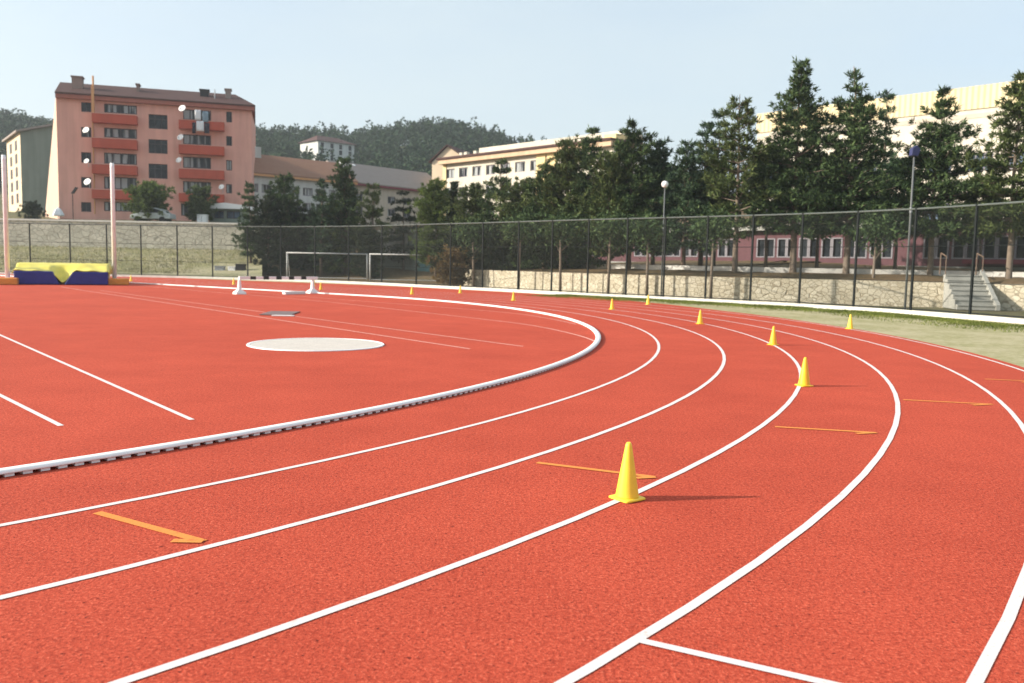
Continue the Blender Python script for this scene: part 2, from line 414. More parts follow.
CONES = [(627, 499, 3, .5, 'y', "nearest and largest yellow training cone, casting a long shadow on the red track"),
 (804, 386, 3, .2, 'o', "yellow cone where the lane line bends furthest right, second nearest"),
 (773, 345, 3, .4, 'o', "yellow cone on the white line, third nearest, just beyond the two large cones"),
 (700, 324, 3, .1, 'o', "yellow cone standing alone on the white line left of the third nearest cone"),
 (612, 309.5, 3, .3, 'o', "small yellow cone straight beyond the sharpest turn of the white kerb rail"),
 (518, 300.5, 3, .2, 'o', "small yellow cone on the track beyond the throwing circle, before the limestone wall's left half"),
 (648, 304.5, 6, .6, 'y', "small yellow cone beside the pale kerb, nearest the lamp with a white globe"),
 (850, 329, 6, .3, 'y', "lemon yellow cone at the outer edge of the track beside the green grass verge"),
 (425, 294, 3, .2, 'o', "tiny yellow cone beyond the kerb rail, in front of the dark shed's right end"),
 (466, 293, 6, .1, 'y', "tiny yellow cone near the far kerb in front of the dry brown bush"),
 (328.6, 289.5, 3, .5, 'o', "tiny yellow cone just right of the striped barrier"),
 (281, 286.5, 6, .3, 'y', "tiny yellow cone behind the middle of the striped barrier"),
 (233.7, 284.5, 5.7, .2, 'y', "tiny yellow cone left of the striped barrier's left foot"),
 (131, 281.2, 5, .0, 'y', "farthest yellow cone, beside the orange pad at the landing mat's right end")]
protos = {'y': make_cone("cone_yellow"), 'o': make_cone("cone_orange")}; used = set()
for u, v, k, rz, tone, lab in CONES:
    o = protos[tone] if tone not in used else copy_tree(protos[tone]); used.add(tone)
    x, y = lane_pt(u, v, k) if 240 < u < 600 else gnd(u, v)
    o.location = (x, y, 0.0); o.rotation_euler = (0, 0, rz + .15); o["label"] = lab

# throwing circle
cx, cy = gnd(316.5, 344.6)
t = thing("throwing_circle", "round pale concrete throwing circle set in the red infield", "throwing circle", (cx, cy, 0))
MB().lathe([(1.23, .004), (1.23, .010), (1.225, .012)], 72).build("concrete_disc", "pad_concrete", t)
mb = MB(); n = 72; vs = []
for r, z in [(1.235, .003), (1.235, .018), (1.285, .018), (1.29, .003)]: vs += [(r * math.cos(2 * math.pi * k / n), r * math.sin(2 * math.pi * k / n), z) for k in range(n)]
mb.add(vs, [(j * n + k, j * n + (k + 1) % n, (j + 1) * n + (k + 1) % n, (j + 1) * n + k) for j in range(3) for k in range(n)]); mb.build("rim", "white_metal", t)

# take-off board on the runway
px, py = gnd(283, 316.2); ang = math.atan2(*(np.array(gnd(293, 316.3)) - np.array(gnd(272, 316)))[::-1])
t = thing("takeoff_board", "white take-off board with a dull grey lid lying on the far runway", "take-off board", (px, py, 0), ang)
bevel(MB().box(-.31, .31, -.09, .09, .005, .03).build("board", "white_powder", t), .006)
bevel(MB().box(-.72, .16, .25, 2.0, .005, .028).build("lid", "steel_plate", t), .006)

# ------------------------------------------------------------------ striped barrier
A = np.array(gnd(239.5, 294.2)); B = np.array(gnd(312.5, 293.4)); d = B - A; L = np.hypot(*d)
t = thing("steeplechase_barrier", "black and white striped barrier on two white pedestal feet beyond the runway", "barrier", (A[0], A[1], 0), math.atan2(d[1], d[0]))
bz0, bz1 = .66, .80; xs = -.05; tot = L + .25
mb = MB(); mb.box(-.02, tot, -.064, .064, bz0, bz1); bevel(mb.build("beam", "white_powder", t), .008)
for k in range(5):
    x0 = .50 + k * .64; MB().box(x0, x0 + .27, -.067, .067, bz0 - .003, bz1 + .003).build("black_stripe", "black_paint", t)
for x in (0, L):
    mb = MB(); mb.prism([(x - .24, 0), (x + .24, 0), (x + .23, .09), (x + .07, .22), (x + .045, bz0), (x - .045, bz0), (x - .07, .22), (x - .23, .09)], -.20, .20)
    mb2 = MB()
    for (X, Y, Z) in mb.v: mb2.v.append((X, Y * (1 if Z < .1 else (.45 if Z < .3 else .25)), Z))
    mb2.f = mb.f; bevel(mb2.build("pedestal_foot", "white_powder", t, recalc=True), .01)
A = np.array(gnd(284, 294.4)); B = np.array(gnd(304, 293.9)); d = B - A; L = np.hypot(*d)
o = bevel(MB().box(0, L, -.12, .12, .0, .13).build("spare_beam", "white_powder"), .012); o.location = (A[0], A[1], 0.001); o.rotation_euler = (0, 0, math.atan2(d[1], d[0]))
tag(o, "short white beam lying on the track beside the barrier's right foot", "beam")

# ------------------------------------------------------------------ pole vault landing mat and uprights
A = np.array(gnd(14, 284.6)); B = np.array(gnd(110, 285.6)); d = B - A; W = np.hypot(*d) * .97; rz = math.atan2(d[1], d[0]) + .12
t = thing("landing_mat", "yellow topped vaulting mat with two dark blue front cushions", "landing mat", (A[0], A[1], 0), rz)
def cushion(poly, y0, y1, z0, z1, mat, name, top=.96):
    """soft block on an outline: x spans poly, slightly domed top"""
    mb = MB(); mb.add([(p[0], p[1], z0) for p in poly] + [(p[0], p[1], z1) for p in poly], [tuple(range(len(poly) - 1, -1, -1)), tuple(range(len(poly), 2 * len(poly)))] + [(i, (i + 1) % len(poly), len(poly) + (i + 1) % len(poly), len(poly) + i) for i in range(len(poly))])
    o = mb.build(name, mat, t, recalc=True); bevel(o, .06, 3); return o
mx = W * .42; m2 = W * .56
for poly in ([(0, .02), (W * .475, .02), (W * .40, .72), (0, .72)], [(W * .535, .02), (W, .02), (W, .70), (W * .625, .70)]):
    k = MB(); k.prism(poly, 0, 1.7); bevel(k.build("front_cushion", "vinyl_blue", t, recalc=True), .05, 3)
# yellow cover: high at the back, draped down into the notch between the cushions
nx, ny = 40, 26; vs = []
for j in range(ny + 1):
    for i in range(nx + 1):
        x = -.12 + (W + .24) * i / nx; y = .10 + 5.15 * j / ny
        notch = max(0, 1 - abs(x - W * .507) / (W * .135))
        fr = min(1, max(0, (y - .25) / 1.5)); fr = fr * fr * (3 - 2 * fr)
        z = .77 + .34 * fr - .66 * notch * (1 - fr) + .025 * math.sin(x * 7 + y * 3) * (1 - fr * .6) + .02 * math.sin(y * 5 - x * 2)
        if i in (0, nx): z = .60
        vs.append((x, y, z))
mb = MB(); mb.add(vs, [(j * (nx + 1) + i, j * (nx + 1) + i + 1, (j + 1) * (nx + 1) + i + 1, (j + 1) * (nx + 1) + i) for j in range(ny) for i in range(nx)])
o = mb.build("cover", "vinyl_yellow", t, smooth=True); sd = o.modifiers.new("thick", 'SOLIDIFY'); sd.thickness = .04
cushion([(0.02, 1.72), (W - .02, 1.72), (W - .02, 5.2), (.02, 5.2)], 0, 0, .02, .98, "vinyl_yellow", "main_block")
k = MB(); a_ = (W * .530, .03); b_ = (W * .620, .69); k.add([(a_[0] - .02, .02, a_[1]), (a_[0] - .02, .8, a_[1]), (b_[0] - .02, .8, b_[1]), (b_[0] - .02, .02, b_[1]), (a_[0] + .03, .02, a_[1]), (a_[0] + .03, .8, a_[1]), (b_[0] + .03, .8, b_[1]), (b_[0] + .03, .02, b_[1])], [(0, 1, 2, 3), (7, 6, 5, 4), (0, 4, 5, 1), (1, 5, 6, 2), (2, 6, 7, 3), (3, 7, 4, 0)])
k.v = [(x, y - .035, z) for x, y, z in k.v]; k.build("sunlit_notch_face", "vinyl_blue_sunlit", t, recalc=True)  # paler blue paints sunlight onto the right cushion's side of the notch
for (u, v, pu, side, lab) in [(6, 285, 3.5, -1, "white vaulting upright at the landing mat's left end, cut off at the photo's edge"), (119, 285.2, 112, 1, "white vaulting upright rising behind the orange pad at the mat's right end")]:
    q = np.array(gnd(u, v)); tt = thing("vault_upright", lab, "upright", (q[0], q[1], 0), rz, "white pole vault uprights")
    bevel(MB().box(-.55, .5, 0, .9, .01, .36).build("base_pad", "pad_orange", tt), .05)
    D = q[1] + 1.5; top = at(pu, 155 if side < 0 else 163, D)
    ca, sa = math.cos(-rz), math.sin(-rz); dx, dy = top.x - q[0], top.y - q[1]; lx, ly = dx * ca - dy * sa, dx * sa + dy * ca
    MB().tube([(lx, ly, 0.02), (lx, ly, top.z - .25), (lx, ly, top.z)], [.115, .11, .10], 14).build("pole", "white_metal", tt, smooth=True)
    MB().box(lx - .35, lx + .35, ly - .3, ly + .3, .012, .09).build("pole_base", "white_metal", tt)

# ------------------------------------------------------------------ pale kerb and chain-link fence along the field edge
o = MB(); a_, b_ = offset(FPS, .14), offset(FPS, -.08)
n = len(FPS); vs = []
for P, z in ((a_, -.06), (a_, .15), (b_, .15), (b_, -.06)): vs += [(*p, z) for p in P]
o.add(vs, [(j * n + i, j * n + i + 1, ((j + 1) % 4) * n + i + 1, ((j + 1) % 4) * n + i) for j in range(4) for i in range(n - 1)])
o = o.build("concrete_kerb", "pale_concrete", recalc=True); tag(o, "long pale concrete kerb running along the foot of the chain-link fence", "kerb")

def on_path(u):
    """where the fence line is crossed by the sight line towards u"""
    k = ray(u, 300); sl = k[0] / k[1]
    for i in range(len(FPS) - 1):
        a, b = FPS[i], FPS[i + 1]; fa, fb = a[0] - sl * a[1], b[0] - sl * b[1]
        if fa * fb <= 0 and a[1] > 5: t = fa / (fa - fb); return np.array(a) + (np.array(b) - np.array(a)) * t
PU = [-76, -40, -4, 31.6, 71.5, 108, 142, 178, 213, 248, 281, 315, 348.5, 381.5, 416, 450, 482, 517.6, 551, 587, 625.5, 663, 705, 750, 799, 853.7, 911, 970.8, 1036, 1110]
PP = [on_path(u) for u in PU]
fen = thing("chain_link_fence", "tall dark chain-link fence on slim black posts behind the kerb", "fence")
FH = 3.95
p0 = MB().box(-.036, .036, -.036, .036, .0, FH + .04).build("post", "dark_metal", fen)
for i, p in enumerate(PP):
    o = p0 if i == 0 else p0.copy()
    if i: COL.objects.link(o); o.parent = fen
    q = PP[min(i + 1, len(PP) - 1)] - PP[max(i - 1, 0)]
    o.location = (p[0], p[1], 0); o.rotation_euler = (0, 0, math.atan2(q[1], q[0]))
def mesh_panel(L, H, pitch, w):
    """woven wires as slim three-sided bars, clipped to the panel"""
    mb = MB(); k = -H
    while k < L:
        for sgn in (1, -1):
            x0, z0, x1, z1 = (k, 0, k + H, H) if sgn == 1 else (k + H, 0, k, H)
            def clip(x): return (x - x0) / (x1 - x0)
            t0, t1 = sorted((clip(0), clip(L))); t0 = max(0, t0); t1 = min(1, t1)
            if t1 - t0 > .01:
                a = (x0 + (x1 - x0) * t0, z0 + (z1 - z0) * t0); b = (x0 + (x1 - x0) * t1, z0 + (z1 - z0) * t1)
                y = .004 * sgn; o = w * .7071
                mb.add([(a[0] - o, y, a[1] + o * sgn), (a[0] + o, y, a[1] - o * sgn), (a[0], y + w, a[1]), (b[0] - o, y, b[1] + o * sgn), (b[0] + o, y, b[1] - o * sgn), (b[0], y + w, b[1])], [(0, 1, 4, 3), (1, 2, 5, 4), (2, 0, 3, 5)])
        k += pitch
    return mb
for i in range(len(PP) - 1):
    a, b = PP[i], PP[i + 1]; d = b - a; L = np.hypot(*d); ang = math.atan2(d[1], d[0])
    if a[1] < 18: continue
    o = mesh_panel(L - .09, FH - .28, .075, .0018).build("mesh_panel", "wire_green", fen); o.location = (a[0] + d[0] / L * .045, a[1] + d[1] / L * .045, .22); o.rotation_euler = (0, 0, ang)
    for z, r, nm in ((FH, .036, "top_rail"), (2.55, .014, "mid_rail"), (1.25, .012, "mid_rail"), (.20, .022, "bottom_rail")):
        o = MB().tube([(.046, 0, z), (L - .046, 0, z)], r, 6).build(nm, "rail_grey" if nm == "top_rail" else "dark_metal", fen); o.location = (a[0], a[1], 0); o.rotation_euler = (0, 0, ang)

# tall lamp rising from the fence, and globe lamp among the trees
p = on_path(912.5); D = p[1] + .35; top = at(914.5, 151, D)
t = thing("floodlight_pole", "tall grey pole with a dark blue floodlight head at the fence", "lamp post", (top.x, D, 0))
MB().tube([(0, 0, 0), (0, 0, top.z * .5), (0, 0, top.z)], [.046, .040, .034], 10).build("pole", "lamp_grey", t, smooth=True)
h = MB(); h.prism([(-.15, top.z - .18), (.10, top.z - .20), (.18, top.z + .04), (.04, top.z + .20), (-.13, top.z + .10)], -.13, .13); bevel(h.build("lamp_head", "lamp_blue", t, recalc=True), .02)
MB().tube([(0, 0, FH - .12), (0, 0, FH + .06)], .055, 10).build("collar", "grey_metal", t)
D = 44.0; top = at(665, 184.5, D); bot = at(665, 290, D)
t = thing("globe_lamp", "slim lamp post with a white glass globe in front of the dark pines", "lamp post", (top.x, D, 0))
MB().tube([(0, 0, 0), (0, 0, top.z - .12)], [.040, .034], 10).build("pole", "lamp_grey", t, smooth=True)
MB().lathe([(.05, -.16), (.13, -.12), (.17, -.04), (.175, .03), (.15, .11), (.09, .165), (.02, .18)], 16, (0, 0, top.z)).build("globe", "lamp_glass", t, smooth=True)

# ------------------------------------------------------------------ terrain beyond the fence
def loft(name, lines, mat, jitter=0):
    """sheet through rows of points; rows run left to right"""
    rows = [catmull(l, 6) for l in lines]; rows = [[(x, y) for x, y in r] for r in rows]
    return rows
def P3(u, D, z): return (ray(u, 260)[0] / ray(u, 260)[1] * D, D, z)
def sheet(name, rows, mat, sub=4):
    rr = []
    for row in rows:
        q = []
        for i in range(len(row) - 1):
            for k in range(sub): 
                t = k / sub; q.append(tuple(row[i][j] * (1 - t) + row[i + 1][j] * t for j in range(3)))
        q.append(row[-1]); rr.append(q)
    mb = MB(); n = len(rr[0]); vs = []
    for a, r_ in enumerate(rr):
        for b, p in enumerate(r_): vs.append((p[0], p[1], p[2] + (rng.uniform(-.05, .05) if 0 < a < len(rr) - 1 else 0)))
    mb.add(vs, [(j * n + i, j * n + i + 1, (j + 1) * n + i + 1, (j + 1) * n + i) for j in range(len(rr) - 1) for i in range(n - 1)])
    return struct(mb.build(name, mat, smooth=True))
# left: grass bank up to the stone retaining wall
US = [-160, -60, 40, 130, 200, 262]
sheet("grass_bank", [[P3(u, d, -.02) for u, d in zip(US, [71, 68.6, 67.6, 66.6, 65.2, 64])],
                     [P3(u, d, .35) for u, d in zip(US, [74, 72, 71, 70, 68.6, 67])],
                     [P3(u, 76, 1.5) for u in US], [P3(u, 78.5, 2.25) for u in US], [P3(u, 79.5, 2.3) for u in US]], "bank")
WL = [P3(u, 79.0, 2.2) for u in (-170, 280)]
mb = MB(); x0, x1 = WL[0][0], WL[1][0]
mb.box(x0, x1, 79.0, 79.9, 1.6, 4.62); o = mb.build("stone_wall", "greystone"); tag(o, "long grey stone retaining wall below the red apartment block", "wall")
mb = MB(); mb.box(x0, x1, 78.9, 80.0, 4.625, 4.78); k = mb.build("coping", "pale_concrete", o)
# upper ground on the left and centre
US2 = [-420, -160, 40, 150, 264]
sheet("upper_ground", [[P3(u, 79.95, 4.60) for u in US2], [P3(u, 92, 5.1) for u in US2], [P3(u, 110, 6.4) for u in US2], [P3(u, 150, 9) for u in US2], [P3(u, 185, 14) for u in US2]], "ground")
US3 = [262, 320, 380, 440, 478]
sheet("upper_ground", [[P3(u, d, -.02) for u, d in zip(US3, [63.5, 62.5, 59.5, 55.5, 53])],
                       [P3(u, d, .10) for u, d in zip(US3, [73, 73, 71, 67, 63])],
                       [P3(u, 80, 1.6) for u in US3], [P3(u, 92, 3.6) for u in US3], [P3(u, 110, 5.2) for u in US3], [P3(u, 150, 8.6) for u in US3], [P3(u, 185, 14) for u in US3]], "soil")
# right: low limestone wall with brown soil terrace behind
WR = [(-3.4, 59.4), (-2.0, 57.2), (2.2, 50.9), (6.6, 45.4), (10.2, 43.0), (13.7, 41.6), (20, 39.6), (22.2, 38.0), (27, 34.5), (36, 28)]
WRS = catmull(WR, 5)
a_, b_ = offset(WRS, .0), offset(WRS, .42); n = len(WRS); mb = MB(); vs = []
for P, z in ((a_, -.1), (a_, 1.14), (b_, 1.14), (b_, -.1)): vs += [(p[0], p[1], z) for p in P]
mb.add(vs, [(j * n + i, j * n + i + 1, ((j + 1) % 4) * n + i + 1, ((j + 1) % 4) * n + i) for j in range(4) for i in range(n - 1)] + [(0, n, 2 * n, 3 * n), (4 * n - 1, 3 * n - 1, 2 * n - 1, n - 1)])
o = mb.build("limestone_wall", "limestone", recalc=True); tag(o, "low rubble wall of yellow limestone behind the fence under the pines", "wall")
w1 = offset(WRS, .42); w2 = offset(WRS, 3.2); w3 = offset(WRS, 5.5); w4 = offset(WRS, 30); 
sheet("soil_terrace", [[(*p, 1.10) for p in w1], [(*p, 1.30) for p in offset(WRS, 1.8)], [(*p, 1.42) for p in w2], [(*p, 1.48) for p in w3], [(*p, 2.6) for p in w4], [(p[0], p[1] + 40, 6.0) for p in w4], [(p[0], p[1] + 110, 14.0) for p in w4]], "soil", 1)
# pale edging above the terrace
e1, e2 = offset(WRS, 3.6), offset(WRS, 3.95); n = len(e1); mb = MB(); vs = []
for P, z in ((e1, 1.3), (e1, 1.68), (e2, 1.68), (e2, 1.3)): vs += [(p[0], p[1], z) for p in P]
mb.add(vs, [(j * n + i, j * n + i + 1, ((j + 1) % 4) * n + i + 1, ((j + 1) % 4) * n + i) for j in range(4) for i in range(n - 1)])
o = mb.build("pavement_edge", "pale_concrete", recalc=True); tag(o, "pale concrete edging above the brown soil slope, below the mauve building", "kerb")

# concrete stairs up to the terrace
A = np.array(gnd(957, 309.5)); B = np.array(gnd(990, 310)); d = B - A; W = np.hypot(*d); rz = math.atan2(d[1], d[0]) - .30
t = thing("concrete_stairs", "pale concrete stairs leading up to the soil terrace at the right", "stairs", (A[0], A[1], 0), rz)
ns = 7; prof = [(0, 0)]
mb = MB(); run, rise = .34, 1.5 / ns; poly = [(0, 0)]
for k in range(ns): poly += [(k * run, (k + 1) * rise - .05), (k * run - .04, (k + 1) * rise - .045), (k * run - .04, (k + 1) * rise), ((k + 1) * run, (k + 1) * rise)]
poly += [((ns) * run, 0)]
vs = [(0, y, z) for y, z in poly] + [(W, y, z) for y, z in poly]; n = len(poly)
mb.add(vs, [tuple(range(n - 1, -1, -1)), tuple(range(n, 2 * n))] + [(i, (i + 1) % n, n + (i + 1) % n, n + i) for i in range(n)]); mb.build("steps", "concrete", t, recalc=True)
mb = MB(); mb.add([(W, -.1, 0), (W + .16, -.1, 0), (W, -.1, .25), (W + .16, -.1, .25), (W, ns * run, 1.75), (W + .16, ns * run, 1.75), (W, ns * run, 0), (W + .16, ns * run, 0)],
   [(0, 1, 3, 2), (2, 3, 5, 4), (4, 5, 7, 6), (1, 7, 5, 3), (0, 2, 4, 6), (0, 6, 7, 1)]); mb.build("side_wall", "concrete", t, recalc=True)
for x in (.05, W + .08):
    mb = MB(); mb.tube([(x, ns * run - .1, 1.5), (x, ns * run - .1, 2.35)], .02, 6); mb.tube([(x, ns * run - .1, 2.33), (x, ns * run + .8, 2.5)], .03, 6); mb.tube([(x, ns * run + .8, 1.5), (x, ns * run + .8, 2.5)], .03, 6); mb.build("handrail", "rust_paint", t)

# football goals behind the fence
def goal(u0, u1, D, lab):
    a = P3(u0, D, 0); b = P3(u1, D + .8, 0); d = np.array(b[:2]) - np.array(a[:2]); W = float(np.hypot(*d)); gz = .10
    t = thing("football_goal", lab, "goal", (a[0], a[1], gz), math.atan2(d[1], d[0]), "football goals stored behind the fence")
    H = 2.0
    for x in (0, W):
        MB().tube([(x, 0, 0), (x, 0, H)], .05, 10).build("post", "goal_paint", t, smooth=True)
        mb = MB(); mb.tube([(x, .02, H - .05), (x, .5, H - .1), (x, 1.6, .05)], .035, 6); mb.tube([(x, 1.6, .05), (x, .05, .05)], .035, 6); mb.build("side_brace", "goal_paint", t)
    MB().tube([(-.06, 0, H + .0), (W + .06, 0, H + .0)], .05, 10).build("crossbar", "goal_paint", t, smooth=True)
    MB().tube([(0, 1.6, .05), (W, 1.6, .05)], .035, 6).build("ground_bar", "goal_paint", t); return t
goal(287, 367, 67.5, "white football goal behind the fence, left of the pair, in the conifers' shade")
goal(370, 448, 65, "football goal behind the fence in front of the grey green shed")

# grey green shed, boxes, stakes behind the fence
a, b = P3(372, 78, 0), P3(446, 72, 0); d = np.array(b[:2]) - np.array(a[:2]); W = float(np.hypot(*d)); rzs = math.atan2(d[1], d[0])
t = thing("equipment_shed", "low grey green shed with a teal door behind the goal", "shed", (a[0], a[1], .1), rzs)
MB().box(0, W, 0, 4, 0, 4.0).build("wall", "greygreen_plaster", t); MB().box(-.25, W + .25, -.3, 4.2, 4.01, 4.2).build("roof", "concrete", t)
dr = MB().box(W * .64, W * .80, -.06, .0, .3, 2.5).build("door", "teal_paint", t); MB().box(W * .66, W * .67, -.11, -.06, 1.3, 1.5).build("handle", "grey_metal", dr)
MB().box(W * .12, W * .50, -.08, -.002, 2.2, 3.9).build("wall_panel", "pale_concrete", t)
for k in range(5): MB().box(W * (.14 + .07 * k), W * (.15 + .07 * k), -.12, -.08, 2.2, 3.9).build("panel_rib", "concrete", t)
for (u, v0, v1, w, mat, nm, lab) in [(219, 266, 277, 9, "grey_metal", "utility_box", "grey metal utility box on the bank behind the fence"), (231.5, 266.5, 276.5, 7, "white_metal", "utility_box", "white cabinet beside the grey utility box behind the fence"), (240, 264, 276.5, 9, "black_paint", "utility_box", "black cabinet beside the white cabinet behind the fence")]:
    D = 69.5; p, q = at(u, v1, D), at(u, v0, D); w = w * D / F; h = q.z - .1
    t = thing(nm, lab, "utility box", (p.x, D, .05)); bevel(MB().box(-w / 2, w / 2, 0, .5, 0, h).build("cabinet", mat, t), .02)
    MB().box(-w / 2 - .03, w / 2 + .03, -.04, .54, h + .002, h + .06).build("lid", mat, t); MB().box(w * .28, w * .34, -.035, -.001, h * .45, h * .6).build("handle", "dark_metal", t)

# ------------------------------------------------------------------ buildings
class Front:
    """a facade standing on the line between two ground points; s runs along it, z up from the base level"""
    def __init__(f, u0, D0, u1, D1, z0):
        a, b = P3(u0, D0, 0), P3(u1, D1, 0); f.a = np.array(a[:2]); d = np.array(b[:2]) - f.a; f.W = float(np.hypot(*d)); f.e = d / f.W; f.z0 = z0; f.rz = math.atan2(d[1], d[0])
    def at(f, u, v):
        d = ray(u, v); n = np.array([f.e[1], -f.e[0]]); t = (f.a @ n) / (d[0] * n[0] + d[1] * n[1])
        p = np.array([d[0] * t, d[1] * t]); return float((p - f.a) @ f.e), CAMH + d[2] * t - f.z0
    def rect(f, u0, u1, v0, v1):
        s0, z1 = f.at(u0, v0); s1, z0 = f.at(u1, v1); return s0, s1, z0, z1
    def thing(f, name, label, cat): return thing(name, label, cat, (f.a[0], f.a[1], f.z0), f.rz)

def wall_open(W, H, holes, y=0, reveal=.22):
    """wall face in the plane y with real openings and their reveals"""
    mb = MB(); xs = sorted({0, W} | {h[0] for h in holes} | {h[1] for h in holes}); zs = sorted({0, H} | {h[2] for h in holes} | {h[3] for h in holes})
    xs = [x for x in xs if 0 <= x <= W]; zs = [z for z in zs if 0 <= z <= H]
    for i in range(len(xs) - 1):
        for j in range(len(zs) - 1):
            cx, cz = (xs[i] + xs[i + 1]) / 2, (zs[j] + zs[j + 1]) / 2
            if any(h[0] < cx < h[1] and h[2] < cz < h[3] for h in holes): continue
            mb.add([(xs[i], y, zs[j]), (xs[i + 1], y, zs[j]), (xs[i + 1], y, zs[j + 1]), (xs[i], y, zs[j + 1])], [(0, 1, 2, 3)])
    for (a, b, c_, d) in holes:
        q = y + reveal
        mb.add([(a, y, c_), (b, y, c_), (b, y, d), (a, y, d), (a, q, c_), (b, q, c_), (b, q, d), (a, q, d)], [(0, 4, 5, 1), (1, 5, 6, 2), (2, 6, 7, 3), (3, 7, 4, 0)])
    return mb
def window(parent, h, mull=1, frame="window_frame_grey", glass="glass_dark", y=.12, t=.07, trans=False):
    a, b, c_, d = h; mb = MB()
    mb.box(a, a + t, y, y + .06, c_, d); mb.box(b - t, b, y, y + .06, c_, d); mb.box(a + t, b - t, y, y + .06, c_, c_ + t); mb.box(a + t, b - t, y, y + .06, d - t, d)
    for k in range(1, mull + 1):
        x = a + (b - a) * k / (mull + 1); mb.box(x - t / 2, x + t / 2, y + .003, y + .057, c_ + t, d - t)
    if trans: z = c_ + (d - c_) * .68; mb.box(a + t, b - t, y + .006, y + .054, z - t / 2, z + t / 2)
    w = mb.build("window", frame, parent)
    MB().box(a + .005, b - .005, y + .07, y + .10, c_ + .005, d - .005).build("pane", glass, w); return w

# red apartment block
f = Front(60.5, 98, 252.5, 104, 5.6); W = f.W
apt = f.thing("apartment_block", "five storey salmon pink apartment block with red balconies and brown roof", "apartment block")
Htop = f.at(58, 98)[1]; Ht2 = f.at(253, 111)[1]; H = (Htop + Ht2) / 2
small = [f.rect(81, 91.3, a, b) for a, b in [(102, 112.3), (127, 137.5), (152, 163), (177, 188), (202, 212)]] + [f.rect(226.2, 232, a, b) for a, b in [(111.5, 122.5), (136, 146), (160, 170.5), (184, 193.5)]]
stair = [f.rect(148.5, 167.6, a, b) for a, b in [(114, 129.5), (139, 154), (163.5, 179)]]
bandL = [f.rect(104, 137, a, b) for a, b in [(103.5, 114.5), (127.5, 139), (152.5, 165), (176.5, 190)]] + [f.rect(104, 137, 201.5, 212)]
bandR = [f.rect(183, 211, a, b) for a, b in [(109, 121), (134, 145.5), (156.5, 169), (181, 193.5)]] + [f.rect(181, 194, 203.5, 216)]
holes = small + stair + bandL + bandR
dep = 11.0
wl = wall_open(W, H, holes)
sk = np.array(P3(45.5, 109.5, 0)[:2]) - f.a; lx, ly = float(sk @ f.e), float(sk @ np.array([-f.e[1], f.e[0]]))
lt = lx * .40
wl.add([(lx, ly, 0), (W + .5, ly, 0), (W, 0, 0), (0, 0, 0), (lt, ly, H), (W + .5, ly, H), (W, 0, H), (0, 0, H)], [(0, 1, 5, 4), (1, 2, 6, 5)])
wl.build("wall", "salmon_plaster", apt)
mb = MB(); mb.add([(lx, ly, 0), (0, 0, 0), (0, 0, H + .4), (lt, ly, H + .4)], [(0, 1, 2, 3)]); mb.build("end_wall", "pink_plaster", apt)["label"] = "sunlit cream end wall"
for h in small: window(apt, h, 1, glass="glass_dark" if rng.random() < .5 else "glass_curtain", t=.09)
for h in stair: window(apt, h, 2, "window_frame_grey", "glass_dark", trans=True)
for h in bandL + bandR: window(apt, h, 3, "window_frame_grey", "glass_curtain", t=.10)
def balcony(r):
    a, b, c_, d = r; q = MB(); y1 = -1.15
    q.box(a, b, y1, -.003, c_, c_ + .18); q.box(a, b, y1, y1 + .12, c_ + .185, d); q.box(a, a + .12, y1 + .125, -.003, c_ + .185, d); q.box(b - .12, b, y1 + .125, -.003, c_ + .185, d)
    o = q.build("balcony", "red_plaster", apt); MB().box(a - .03, b + .03, y1 - .03, y1 + .15, d + .003, d + .06).build("coping", "salmon_plaster", o); return o
BL = [f.rect(93.5, 138, a, b) for a, b in [(114.5, 126), (139, 150.5), (165, 176), (190, 200.5)]]; BR = [f.rect(179.5, 224.5, a, b) for a, b in [(121, 132), (145.5, 156.5), (169.5, 180.5), (193.5, 203.5)]]
for r in BL + BR: balcony(r)
# red brown eave band and low hipped roof
eb = MB(); e_ = .55; eb.box(.02, W + .35, -e_, -.004, H - .02, H + .42); eb.box(.02, W + .35, -.003, ly, H + .003, H + .42); eb.build("eave_band", "eave_plaster", apt)
rz_ = H + .43; rh = 2.5; y_r = ly * .5; q = MB()
q.add([(.0, -e_ - .1, rz_), (W + .45, -e_ - .1, rz_), (W + .5, ly + .4, rz_), (lt - .05, ly + .4, rz_), (lt * .5 + .06, y_r, rz_ + rh), (W - 1.9, y_r, rz_ + rh),
       (.0, -e_ - .1, rz_ + .16), (W + .45, -e_ - .1, rz_ + .16)], [(0, 1, 7, 6), (6, 7, 5, 4), (7, 1, 2, 5), (2, 3, 4, 5), (3, 0, 6, 4), (3, 2, 1, 0)])
roof = q.build("roof", "tile_brown", apt, recalc=True)
for (u0_, u1_, v0, v1, mat, yy) in [(67, 78, 79.5, 90, "brown_plaster", 2.6), (132.5, 135.5, 87.5, 96, "brown_plaster", 3.4), (198.5, 207.5, 93, 103, "black_paint", 3.2), (224.5, 230.5, 92.5, 104, "tile_grey", 3.0)]:
    s0, s1, za, zb = f.rect(u0_, u1_, v0, v1); sc__ = (100 + yy) / 100; zb = (zb + 4) * sc__ - 3.7; k = MB(); k.box(s0, s1, yy, yy + 1.1, za, zb); k.box(s0 - .1, s1 + .1, yy - .1, yy + 1.2, zb + .003, zb + .15); k.build("chimney", mat, roof)
s0, s1, za, zb = f.rect(92.2, 95.4, 77, 104); k = MB(); k.box(s0, s1, -.95, -.55, za - 2, zb - 1.1); k.tube([((s0 + s1) / 2 + .06, -.75, zb - 1.1), ((s0 + s1) / 2 + .06, -.75, zb)], .10, 8); k.build("flue", "orange_trim", apt)
s0, s1, za, zb = f.rect(214, 215.2, 86, 102); MB().tube([(s0, 2.2, za - .5), (s0, 2.2, zb)], .06, 6).build("aerial", "grey_metal", roof)
